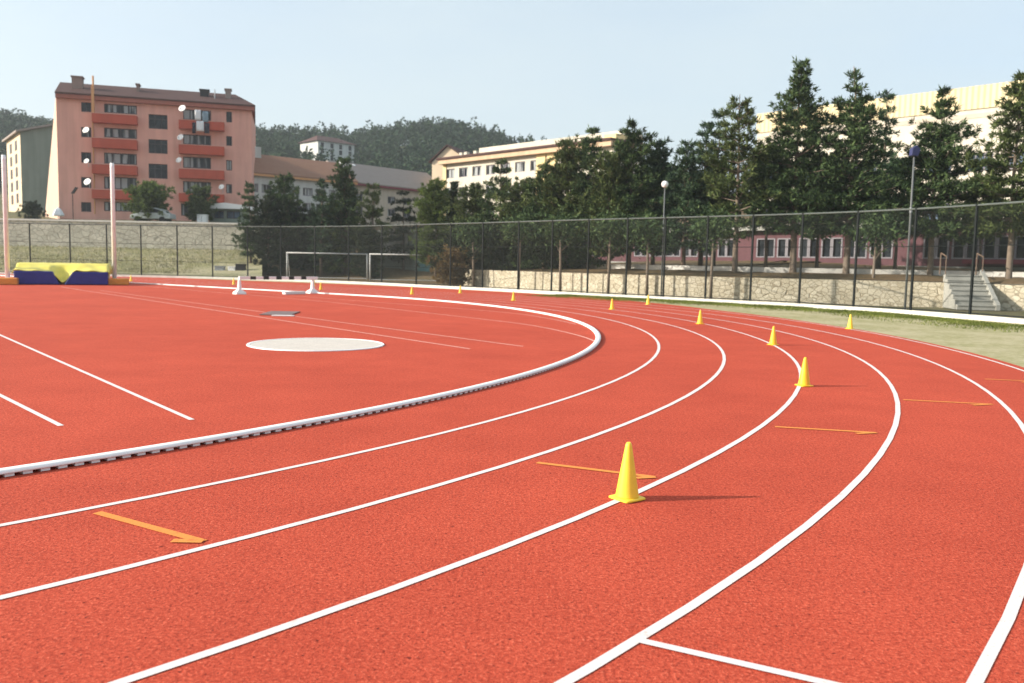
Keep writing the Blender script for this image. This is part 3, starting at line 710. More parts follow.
for uu, va, vb in ((93.2, 112, 214),): s0, s1, za, zb = f.rect(uu - .6, uu + .6, va, vb); MB().tube([(s0, -.14, za), (s0, -.14, zb)], .07, 6).build("downpipe", "orange_trim", apt)
# satellite dishes on the balconies
def dish(p, r, lab, rz=-.6):
    t = thing("satellite_dish", lab, "satellite dish", p, rz, "satellite dishes on roofs and balconies")
    k = MB(); n = 14; vs = []; fs = []
    rings = [0, .35, .7, 1.0]
    for side in (0, 1):
        for q in rings:
            for j in range(n):
                a = 2 * math.pi * j / n; rr = r * q; vs.append((rr * math.cos(a), .22 * r * q * q * -1 + side * .03, rr * math.sin(a)))
    L_ = len(rings)
    for side in (0, 1):
        for i in range(L_ - 1):
            for j in range(n): fs.append(tuple(side * L_ * n + x for x in (i * n + j, i * n + (j + 1) % n, (i + 1) * n + (j + 1) % n, (i + 1) * n + j)))
    for j in range(n): fs.append(((L_ - 1) * n + j, (L_ - 1) * n + (j + 1) % n, (2 * L_ - 1) * n + (j + 1) % n, (2 * L_ - 1) * n + j))
    k.add(vs, fs); o = k.build("reflector", "white_powder", t, smooth=True, recalc=True); o.rotation_euler = (-.45, 0, 0)
    MB().tube([(0, .05, 0), (0, .25, -.1), (0, .3, -r - .3)], .03, 6).build("bracket", "grey_metal", t); k = MB(); k.tube([(0, -.05, -r * .9), (0, -r * .9, -r * .1)], .015, 5); k.box(-.04, .04, -r * .9 - .1, -r * .9, -r * .1 - .04, -r * .1 + .05); k.build("receiver_arm", "grey_metal", t)
def on(f, u, v, y):
    s_, z = f.at(u, v); p = f.a + f.e * s_ + np.array([f.e[1], -f.e[0]]) * -y; return (p[0], p[1], f.z0 + z)
for u, v, r, lab in [(88.5, 132, .46, "white satellite dish by the second highest left balcony"), (89, 162.5, .36, "small white dish beside the third left balcony from the top"), (90, 183, .50, "largest white dish on the left balcony column, lowest of three"),
                     (183.5, 110.5, .50, "big white dish at the top right balcony under the eave"), (181.5, 139, .46, "white dish at the second right balcony from the top"), (180, 161.5, .42, "greyish white dish at the third right balcony from the top"), (222, 188, .40, "white dish at the right end of the lowest right balcony")]:
    dish(on(f, u, v, -1.35), r * .84, lab, f.rz - .5)
# washing hung over the top right balcony
for (u0_, u1_, v0, v1, y, mat, lab) in [(195.5, 201.5, 111.5, 122, -1.30, "cloth_white", "white sheet hung high over the top right balcony, left of the washing"), (203, 209, 113, 124, -1.30, "cloth_blue", "blue grey cloth hung beside the white sheet on the top right balcony"),
                                       (197, 204.5, 122.5, 133, -1.34, "cloth_white", "white cloth hanging down the front of the top right balcony"), (193, 196.4, 124, 135, -1.33, "cloth_dark", "dark garment hanging at the left of the balcony washing"), (205, 210, 124.5, 135, -1.33, "cloth_dark", "dark garment hanging at the right of the balcony washing")]:
    s0, s1, za, zb = f.rect(u0_, u1_, v0, v1); k = MB(); nx = 8; vs = []
    for j in range(5):
        for i in range(nx + 1): vs.append((s0 + (s1 - s0) * i / nx, .05 * math.sin(i * 1.7 + j), zb + (za - zb) * j / 4))
    k.add(vs, [(j * (nx + 1) + i, j * (nx + 1) + i + 1, (j + 1) * (nx + 1) + i + 1, (j + 1) * (nx + 1) + i) for j in range(4) for i in range(nx)])
    o = k.build("hanging_cloth", mat, smooth=True); m_ = o.modifiers.new("thick", 'SOLIDIFY'); m_.thickness = .02
    p = f.a + np.array([f.e[1], -f.e[0]]) * -y; o.location = (p[0], p[1], f.z0); o.rotation_euler = (0, 0, f.rz); tag(o, lab, "washing", "washing on the top right balcony")

# grey green house at the far left
g = Front(24, 128, 62, 131, 8.0); H = g.at(30, 133)[1]
t = g.thing("grey_house", "grey green house with a sunlit narrow side, left of the red block", "house")
b2 = np.array(P3(10.5, 139, 0)[:2]) - g.a; lx, ly = float(b2 @ g.e), float(b2 @ np.array([-g.e[1], g.e[0]]))
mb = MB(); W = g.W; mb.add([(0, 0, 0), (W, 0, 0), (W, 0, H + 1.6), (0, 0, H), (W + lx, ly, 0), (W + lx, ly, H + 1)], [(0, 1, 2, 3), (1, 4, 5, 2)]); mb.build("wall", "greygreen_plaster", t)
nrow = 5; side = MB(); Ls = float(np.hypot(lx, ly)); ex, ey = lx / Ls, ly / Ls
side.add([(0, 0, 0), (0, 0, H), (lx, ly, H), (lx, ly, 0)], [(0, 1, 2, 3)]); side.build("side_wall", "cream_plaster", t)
for k in range(nrow):
    for q in (.3, .68):
        z = 1.2 + k * (H - 1.5) / nrow; a = q * Ls; cx_, cy_ = ex * a, ey * a; nx_, ny_ = -ey, ex
        mb = MB(); 
        if nx_ * -1 < 0: nx_, ny_ = -nx_, -ny_
        vs = [(cx_ + ex * du * .9 + nx_ * dn, cy_ + ey * du * .9 + ny_ * dn, z + dz * 1.4) for dn in (.0, .06) for du, dz in ((-1, 0), (1, 0), (1, 1), (-1, 1))]
        mb.add(vs, [(0, 1, 2, 3), (7, 6, 5, 4), (0, 4, 5, 1), (1, 5, 6, 2), (2, 6, 7, 3), (3, 7, 4, 0)]); w_ = mb.build("window", "window_frame_grey", t)
mb = MB(); o_ = .6; mb.add([(-o_, -o_, H - .1), (W + .2, -o_, H + 1.65), (W + lx, ly + .5, H + 1.2), (lx - o_, ly + o_, H - .1), (-o_, -o_, H + .2), (W + .2, -o_, H + 1.95), (W + lx, ly + .5, H + 1.5), (lx - o_, ly + o_, H + .2)], [(3, 2, 1, 0), (4, 5, 6, 7), (0, 1, 5, 4), (1, 2, 6, 5), (2, 3, 7, 6), (3, 0, 4, 7)]); mb.build("roof", "tile_grey", t)

# two long low buildings with tiled roofs
def long_house(u0_, D0, u1_, D1, z0, eave, ridge, holes_v, wall, tile, trim, lab, nwin, glass="glass_curtain", depth=9):
    g = Front(u0_, D0, u1_, D1, z0); W = g.W; H = (g.at(u0_ + 2, eave[0])[1] + g.at(u1_ - 2, eave[1])[1]) / 2; rise = ridge
    t = g.thing("long_building", lab, "building")
    holes = []
    for (v0, v1) in holes_v:
        _, _, za, zb = g.rect(u0_ + 4, u0_ + 9, v0, v1)
        for k in range(nwin):
            sc_ = W * (k + .5) / nwin; holes.append((sc_ - .75, sc_ + .75, za, zb))
    wl = wall_open(W, H, holes); wl.add([(0, 0, 0), (0, depth, 0), (0, depth, H), (0, 0, H), (W, 0, 0), (W, depth, 0), (W, depth, H), (W, 0, H)], [(1, 0, 3, 2), (4, 5, 6, 7), (5, 1, 2, 6)])
    wl.build("wall", wall, t)
    for h in holes: window(t, h, 1, "window_frame_pale", glass, t=.10)
    MB().box(-.5, W + .5, -.62, -.45, H - .25, H + .18).build("gutter_board", trim, t)
    r_ = MB(); r_.add([(-.6, -.65, H + .19), (W + .6, -.65, H + .19), (W + .6, depth / 2, H + .19 + rise), (-.6, depth / 2, H + .19 + rise), (W + .6, depth + .6, H + .19), (-.6, depth + .6, H + .19), (-.6, -.65, H + .02), (W + .6, -.65, H + .02), (W + .6, depth + .6, H + .02), (-.6, depth + .6, H + .02)],
        [(0, 1, 2, 3), (3, 2, 4, 5), (6, 7, 1, 0), (7, 8, 4, 1), (1, 4, 2), (8, 9, 5, 4), (9, 6, 0, 5), (0, 3, 5), (9, 8, 7, 6)])
    rf = r_.build("roof", tile, t, recalc=True); return g, t, rf, H
g1, t1, rf1, H1 = long_house(246, 110, 352, 121, 6.6, (175, 181), 2.9, [(183, 192), (199, 208)], "greywhite_plaster", "tile_orange", "orange_trim", "long grey white building with an orange tiled roof right of the red block", 8)
g2, t2, rf2, H2 = long_house(350, 122, 443, 136, 6.6, (184, 192), 3.2, [(193, 201), (206, 214)], "beige_plaster", "tile_grey", "maroon_paint", "long beige building with a grey brown roof left of the cream block", 6)
s_, z_ = g1.at(269, 161); k = MB(); k.box(s_ - .7, s_ + .7, 3.4, 4.4, H1 + 1.2, H1 + 3.9); k.tube([(s_, 3.9, H1 + 3.9), (s_, 3.9, H1 + 5.6)], .09, 6); k.tube([(s_ - .3, 3.9, H1 + 5.3), (s_ + .3, 3.9, H1 + 5.5)], .06, 5); k.build("chimney", "greywhite_plaster", rf1)
def barrel(g, u, v, r, lab):
    s_, z_ = g.at(u, v); p = g.a + g.e * s_ + np.array([-g.e[1], g.e[0]]) * 4.4
    t = thing("water_tank", lab, "water tank", (p[0], p[1], g.z0 + z_ - r - .3), g.rz, "white tanks on the long roofs")
    MB().lathe([(r * .6, -r), (r * .95, -r * .5), (r, 0), (r * .95, r * .5), (r * .6, r * .9), (.1, r)], 14, (0, 0, r)).build("tank", "white_powder", t, smooth=True); MB().box(-r, r, -r, r, -r * .8, -r * .02).build("stand", "grey_metal", t)
barrel(g1, 316, 167, .75, "wide white tank on the orange tiled roof's right end"); barrel(g2, 361.5, 161, .62, "left white tank on the grey brown roof"); barrel(g2, 372, 164.5, .62, "right white tank on the grey brown roof")

# gabled cream house behind, and the cream block
g = Front(431, 134, 468, 132, 8); H = g.at(440, 162)[1]; t = g.thing("gabled_house", "cream house with a sunlit sloping gable behind the cream block's left corner", "house"); W = g.W
pk = g.at(446, 146.5)[1]
mb = MB(); mb.add([(0, 0, 0), (W, 0, 0), (W, 0, H), (W * .42, 0, pk), (0, 0, H), (0, 9, 0), (W, 9, 0), (W, 9, H), (W * .42, 9, pk), (0, 9, H)], [(0, 1, 2, 3, 4), (9, 8, 7, 6, 5), (5, 0, 4, 9), (1, 6, 7, 2)]); mb.build("wall", "cream_plaster", t)
rf = MB(); 
for (xa, za, xb, zb) in ((-.4, H - .1, W * .42, pk + .12), (W * .42, pk + .12, W + .4, H - .1)): rf.add([(xa, -.4, za), (xb, -.4, zb), (xb, 9.4, zb), (xa, 9.4, za), (xa, -.4, za + .16), (xb, -.4, zb + .16), (xb, 9.4, zb + .16), (xa, 9.4, za + .16)], [(3, 2, 1, 0), (4, 5, 6, 7), (0, 1, 5, 4), (2, 3, 7, 6), (3, 0, 4, 7), (1, 2, 6, 5)])
rf.build("roof", "tile_brown", t)
window(t, (W * .30, W * .48, H - 2.2, H - .8), 1, "window_frame_pale", "glass_curtain", y=-.05)

g = Front(443, 112, 610, 91.6, 5.4); W = g.W; H = (g.at(446, 164)[1] + g.at(598, 149)[1]) / 2
t = g.thing("cream_block", "long cream school block with an orange eave, partly hidden by pines", "building")
holes = []
nW = 11
for (va, vb) in ((169, 178), (188, 198), (207, 216)):
    _, _, za, zb = g.rect(449, 454, va, vb)
    for k in range(nW): sc_ = W * (k + .5) / nW; holes.append((sc_ - .85, sc_ + .85, za, zb))
wl = wall_open(W, H, holes); wl.add([(0, 0, 0), (0, 5, 0), (0, 5, H), (0, 0, H), (W, 0, 0), (W, 5, 0), (W, 5, H), (W, 0, H)], [(1, 0, 3, 2), (4, 5, 6, 7), (5, 1, 2, 6), (3, 7, 6, 2)]); wl.build("wall", "white_plaster", t)
for h in holes: window(t, h, 1, "window_frame_pale", "glass_curtain", t=.10)
MB().box(-.35, W + .3, -.75, .4, H + .003, H + .55).build("eave_band", "ochre_trim", t); MB().box(-.5, W + .4, -.95, 5.3, H + .555, H + .80).build("roof", "tile_brown", t)
MB().box(W * .2, W + .2, 1.0, 4.6, H + .805, H + 1.75).build("rooftop_parapet", "white_plaster", t); MB().box(-.14, .5, -.10, -.004, 0, H).build("corner_strip", "yellow_plaster", t)
for q in (.60, .66): MB().box(W * q, W * q + 1.4, -.14, -.004, 0, H).build("bay_strip", "yellow_plaster", t)
tz = g.at(612, 134)[1]; MB().box(W * .955, W + .35, -.05, 4.5, H + .81, tz).build("stair_tower", "yellow_plaster", t)
for q in (.02, .055, .12): s_ = W * q; k = MB(); k.box(s_, s_ + .5, 2, 2.5, H + .81, H + 1.7); k.build("chimney", "white_plaster", t)

# tall sports hall on the right
g = Front(752, 109, 1085, 82.5, 5.2); W = g.W; H = (g.at(890, 97)[1] + g.at(1010, 82)[1]) / 2
t = g.thing("sports_hall", "tall white hall with a ribbed yellow band along its roof edge", "hall")
za = g.at(950, 112)[1]
wins = []
for k in range(9):
    sc_ = W * (k + .5) / 9; wins.append((sc_ - 1.3, sc_ + 1.3, H * .44, H * .56)); wins.append((sc_ - 1.3, sc_ + 1.3, H * .12, H * .24))
wl = wall_open(W, za, wins); wl.add([(0, 0, 0), (0, 22, 0), (0, 22, za), (0, 0, za), (W, 0, 0), (W, 22, 0), (W, 22, za), (W, 0, za)], [(1, 0, 3, 2), (4, 5, 6, 7), (5, 1, 2, 6)]); wl.build("wall", "white_plaster", t)
MB().box(-.12, W + .12, -.14, 22.1, za + .004, H).build("roof_band", "yellow_cladding", t)
for h in wins: window(t, h, 2, "window_frame_pale", "glass_blue", t=.12)
MB().box(0, W, -.05, -.004, za - .9, za - .45).build("string_course", "beige_plaster", t)

# low mauve building behind the wall
g = Front(540, 83, 1120, 45.5, 1.5); W = g.W
_, zt = g.at(1000, 226); H = zt; zt_ = g.at(1000, 237)[1]; zb_ = g.at(1000, 258)[1]
t = g.thing("low_school_wing", "long low mauve wing with tall paired windows behind the pines", "building")
holes = []; nW = int(W / 1.75)
for k in range(nW):
    if k % 7 == 6: continue
    sc_ = W * (k + .5) / nW
    for q in (-.40, .40): holes.append((sc_ + q - .29, sc_ + q + .29, zb_, zt_))
wl = wall_open(W, H, holes, reveal=.18); wl.add([(0, 0, 0), (0, 9, 0), (0, 9, H), (0, 0, H), (W, 0, 0), (W, 9, 0), (W, 9, H), (W, 0, H)], [(1, 0, 3, 2), (4, 5, 6, 7), (5, 1, 2, 6)]); wl.build("wall", "mauve_plaster", t)
cnt = 0
wm = None
for k in range(0, len(holes), 2):
    a, b = holes[k], holes[k + 1]
    if cnt >= 40: break
    cnt += 1
    mb = MB(); q = .06
    for h in (a, b):
        mb.box(h[0] - .10, h[0], -.04, .05, h[2] - .08, h[3] + .08); mb.box(h[1], h[1] + .10, -.04, .05, h[2] - .08, h[3] + .08); mb.box(h[0], h[1], -.04, .05, h[2] - .08, h[2]); mb.box(h[0], h[1], -.04, .05, h[3], h[3] + .08)
    w_ = mb.build("window", "window_frame_pale", t); mb = MB(); mb.box(a[0] + .003, a[1] - .003, .12, .15, a[2] + .003, a[3] - .003); mb.box(b[0] + .003, b[1] - .003, .12, .15, b[2] + .003, b[3] - .003); mb.build("pane", "glass_dark", w_)
MB().box(-.4, W + .4, -.7, 9.4, H + .004, H + .32).build("roof", "concrete", t)
zm = g.at(1000, 262.5)[1]; s0, s1, _, _ = g.rect(966, 1120, 258, 262); MB().box(s0, s1, -.5, -.045, zm - .1, zm + .16).build("ledge", "maroon_paint", t)
MB().box(0, W, -.10, -.045, -.3, .45).build("plinth", "concrete", t)

# pale house on the wooded hill
g = Front(318, 232, 354, 240, 27.5); W = g.W; H = g.at(330, 142)[1]; t = g.thing("hill_house", "pale house standing alone among the trees on the far hill", "house")
holes = [(W * a - .5, W * a + .5, H * b, H * b + 1.3) for a in (.12, .38, .62, .88) for b in (.12, .42, .70)]
wl = wall_open(W, H, holes); wl.add([(0, 0, 0), (0, 9, 0), (0, 9, H), (0, 0, H), (W, 0, 0), (W, 9, 0), (W, 9, H), (W, 0, H)], [(1, 0, 3, 2), (4, 5, 6, 7), (5, 1, 2, 6)]); wl.build("wall", "greywhite_plaster", t)
for h in holes: window(t, h, 1, "window_frame_grey", "glass_dark", t=.12)
q = MB(); q.add([(-.6, -.6, H), (W + .6, -.6, H), (W + .6, 9.6, H), (-.6, 9.6, H), (2.5, 4.5, H + 2), (W - 2.5, 4.5, H + 2)], [(0, 1, 5, 4), (1, 2, 5), (2, 3, 4, 5), (3, 0, 4), (3, 2, 1, 0)]); q.build("roof", "tile_brown", t)

# things along the foot of the red block: kiosk, parked car, cabinet, parasol, lamp
a, b = P3(210, 90, 0), P3(247, 91, 0); W = b[0] - a[0]
t = thing("kiosk", "small white roofed kiosk with dark glazing above the stone wall", "kiosk", (a[0], 90, 4.95)); zt = at(225, 209, 90).z - 4.95
mb = wall_open(W, zt, [(W * .12, W * .42, .7, zt - .2), (W * .5, W * .9, .7, zt - .2)]); mb.add([(0, 0, 0), (0, 3, 0), (0, 3, zt), (0, 0, zt), (W, 0, 0), (W, 3, 0), (W, 3, zt), (W, 0, zt)], [(1, 0, 3, 2), (4, 5, 6, 7), (5, 1, 2, 6)]); mb.build("wall", "greygreen_plaster", t)
for h in ((W * .12, W * .42, .7, zt - .2), (W * .5, W * .9, .7, zt - .2)): window(t, h, 1, "window_frame_grey", "glass_blue", t=.08)
mb = MB(); mb.prism([(-.35, zt), (W + .2, zt), (W + .1, zt + .42), (W * .5, zt + .62), (-.2, zt + .40)], -.6, 3.4); mb.build("roof", "white_powder", t, recalc=True)
a = P3(130.5, 86, 0)
t = thing("parked_car", "silver grey parked car, only its roof showing above the stone wall", "car", (a[0], 86, 4.93))
Lc = 4.0
mb = MB(); side = [(0, .35), (.05, .75), (.9, .95), (1.35, 1.36), (1.8, 1.47), (2.5, 1.47), (3.1, 1.32), (3.6, .98), (3.95, .9), (4.0, .4)]
mb.prism(side, 0, 1.65); bevel(mb.build("body", "car_silver", t, recalc=True), .08, 3)
for yy in (-.012, 1.655):
    mb = MB(); mb.prism([(1.05, .98), (1.42, 1.30), (1.95, 1.38), (1.95, .98)], yy, yy + .008); mb.build("window", "glass_dark", t, recalc=True)
    mb = MB(); mb.prism([(2.02, .98), (2.02, 1.38), (2.5, 1.38), (3.0, 1.26), (3.35, .98)], yy, yy + .008); mb.build("window", "glass_dark", t, recalc=True)
for x in (.75, 3.2):
    for yy in (.0, 1.5):
        k = MB(); n = 16; vs = [(x + .31 * math.cos(2 * math.pi * j / n), yy + w, .31 + .31 * math.sin(2 * math.pi * j / n)) for w in (-.02, .17) for j in range(n)]
        k.add(vs, [tuple(range(n)), tuple(range(2 * n - 1, n - 1, -1))] + [(j, (j + 1) % n, n + (j + 1) % n, n + j) for j in range(n)]); k.build("wheel", "rubber", t, recalc=True)
D = 88; a, b = at(201.5, 215, D), at(206, 215, D)
t = thing("utility_cabinet", "white cabinet behind the stone wall, left of the kiosk", "cabinet", (a.x, D, 4.9)); hh = a.z - 4.9
bevel(MB().box(-.48, .48, 0, .6, 0, hh).build("cabinet", "white_metal", t), .03); MB().box(-.53, .53, -.05, .65, hh + .002, hh + .07).build("lid", "white_metal", t); MB().box(-.01, .01, -.012, -.001, .1, hh - .1).build("door_gap", "dark_metal", t)
D = 84; a = at(58, 207, D); t = thing("parasol", "half closed white parasol by the red block's left corner", "parasol", (a.x, D, 4.75)); hh = a.z - 4.75
mb = MB(); n = 10; vs = []
for r, z in ((.02, hh), (.30, hh - .25), (.55, hh - .75), (.50, hh - .85)): vs += [(r * math.cos(2 * math.pi * k / n) * (1 if k % 2 else .8), r * math.sin(2 * math.pi * k / n) * (1 if k % 2 else .8), z) for k in range(n)]
mb.add(vs, [(i * n + k, i * n + (k + 1) % n, (i + 1) * n + (k + 1) % n, (i + 1) * n + k) for i in range(3) for k in range(n)]); mb.build("canopy", "cloth_white", t); MB().tube([(0, 0, 0), (0, 0, hh - .02)], .035, 6).build("pole", "grey_metal", t)
D = 82; a = at(72.5, 193, D); t = thing("street_lamp", "thin street lamp with a tilted dark head before the red block", "lamp post", (a.x, D, 4.7)); hh = a.z - 4.7
MB().tube([(0, 0, 0), (0, 0, hh)], .035, 6).build("pole", "dark_metal", t); k = MB(); k.prism([(-.10, hh - .05), (.10, hh - .05), (.50, hh + .50), (.32, hh + .56)], -.12, .12); k.build("lamp_head", "black_paint", t, recalc=True)

# ------------------------------------------------------------------ trees
def rnd(a, b, n=None): return nrg.uniform(a, b, n)
def blades(P, Dr, L, w):
    """one slim diamond leaf per row: base, direction, length, width"""
    n = len(P); rv = nrg.normal(size=(n, 3)); sd = np.cross(Dr, rv); sd /= np.linalg.norm(sd, axis=1)[:, None] + 1e-9
    L = np.asarray(L).reshape(-1, 1); w = np.asarray(w).reshape(-1, 1)
    V = np.empty((n, 4, 3)); V[:, 0] = P; V[:, 1] = P + Dr * L * .45 + sd * w / 2; V[:, 2] = P + Dr * L; V[:, 3] = P + Dr * L * .45 - sd * w / 2
    return V.reshape(-1, 3)
def quads(name, V, mat, parent=None):
    n = len(V) // 4; me = bpy.data.meshes.new(name); me.vertices.add(len(V)); me.vertices.foreach_set("co", V.astype(np.float32).ravel())
    me.loops.add(n * 4); me.loops.foreach_set("vertex_index", np.arange(n * 4, dtype=np.int32)); me.polygons.add(n)
    me.polygons.foreach_set("loop_start", np.arange(0, n * 4, 4, dtype=np.int32)); me.update(calc_edges=True)
    return link(name, me, mat, parent, recalc=False)
def unit(v): return v / (np.linalg.norm(v, axis=-1, keepdims=True) + 1e-9)

def conifer(lab, u, vtop, hw, D, z0, base, style="cone", mat="pine", bark="bark", dens=1.3, bare=0.0, lean=0.0, leafk=1.0, pe=.72, name="pine_tree"):
    top = at(u, vtop + (3.5 if vtop < 160 else 1), D); H = top.z - z0; rad = 1.5 * hw * D / F; cb = base * H
    t = thing(name, lab, "tree", (top.x - lean, D, z0), rnd(0, 6.28), "trees around the sports ground")
    trk = MB(); nb = 7; bx, by = rnd(-.15, .15, nb + 1), rnd(-.15, .15, nb + 1); bx[0] = by[0] = 0
    ca_, sa_ = math.cos(-t.rotation_euler[2]), math.sin(-t.rotation_euler[2]); lx_, ly_ = lean * ca_, lean * sa_
    cx_ = [bx[k] * k / nb + lx_ * (k / nb) ** 1.5 for k in range(nb + 1)]; cy_ = [by[k] * k / nb + ly_ * (k / nb) ** 1.5 for k in range(nb + 1)]
    zz = [H * k / nb * .99 for k in range(nb + 1)]; r0_ = max(.06, .0145 * H) * (1.15 if style != "cypress" else .8)
    trk.tube([(cx_[k], cy_[k], zz[k] - (.15 if k == 0 else 0)) for k in range(nb + 1)], [r0_ * (1.2 if k == 0 else 1 - .93 * k / nb) for k in range(nb + 1)], 8)
    def axis(z): return np.array([np.interp(z, zz, cx_), np.interp(z, zz, cy_), z])
    P, Dr, Ls, Ws = [], [], [], []
    step = {"cone": .50, "round": .50, "layer": .80, "cypress": .24, "bush": .36, "open": .60}[style] 
    z = cb; lob = rnd(.8, 1.2, 12); ph = rnd(0, 6.28)
    while z < H * .985:
        tt = (z - cb) / (H - cb)
        if style in ("cone", "layer"): prof = (1 - tt) ** pe * min(1, .6 + tt * 3.2) + .04
        elif style == "open": prof = (1 - tt) ** .62 * min(1, .5 + tt * 3) + .05
        elif style == "round": prof = (max(0, 1 - (1.55 * tt - .55) ** 2)) ** .6 * min(1, .6 + tt * 2.5)* (1 - .25 * tt) if tt > .35 else min(1, .62 + tt * 1.1)
        elif style == "cypress": prof = min(1, (1 - tt) * 2.2, .7 + tt) * .95
        else: prof = max(.15, 1 - (1.5 * tt - .5) ** 2) ** .55
        Rz = rad * prof; nbr = max(3, int((5 + 1.9 * Rz) * (.8 if style in ("layer", "open") else 1.0)))
        thin = bare and tt > 1 - bare
        if thin: nbr = 4
        a0 = rnd(0, 6.28)
        for k in range(nbr):
            a = a0 + 2 * math.pi * k / nbr + rnd(-.35, .35); ln = Rz * rnd(.6, 1.1) * lob[int(((a + ph) % 6.283) / 6.283 * 12) % 12] * (1 if rnd(0, 1) > .06 else 1.3)
            ln = max(ln, .15)
            el = {"cone": -.12 + .75 * tt, "open": .1 + .5 * tt, "round": .15 + .7 * tt, "layer": -.05 + .2 * tt, "cypress": 1.05, "bush": .3 + .6 * tt}[style] + rnd(-.15, .15)
            if thin: el = .65
            o = axis(z + rnd(-.1, .1)); d = np.array([math.cos(a) * math.cos(el), math.sin(a) * math.cos(el), math.sin(el)])
            if style == "cypress": d = np.array([math.cos(a) * .6, math.sin(a) * .6, .8]); ln *= 1.15
            e = o + d * ln; 
            if ln > .45: trk.tube([o, o + d * ln * .55 + np.array([0, 0, -.03 * ln]), e], [r0_ * .28 * (1 - .6 * tt), r0_ * .16 * (1 - .6 * tt), .008], 4, cap=False)
            nt = max(2, int(ln / .20 * dens)); s0_ = .22 if style != "open" else .4
            if thin: nt = max(2, int(nt * .45))
            for j in range(nt):
                q = s0_ + (1 - s0_) * (j + rnd(0, 1)) / nt; sp = (.34 if style != "layer" else .30) * ln * q * .8 + .06
                off = np.array([rnd(-sp, sp), rnd(-sp, sp), rnd(-.5, .5) * min(sp, .26)])
                if thin: off *= .25
                P.append(o + d * ln * q + off); Dr.append(d)
        z += step * rnd(.75, 1.25) * (1.35 if thin else 1)
    P = np.array(P); Dr = np.array(Dr); m_ = 23
    P = np.repeat(P, m_, 0); Dr = np.repeat(Dr, m_, 0); n = len(P)
    dd = unit(Dr * .75 + nrg.normal(size=(n, 3)) * .55 + np.array([0, 0, .22])); P = P + nrg.normal(size=(n, 3)) * .05
    V = blades(P, dd, rnd(.17, .36, n) * leafk, rnd(.042, .080, n) * leafk)
    trk.build("trunk", bark, t, smooth=True)
    quads("crown", V, mat, t); return t

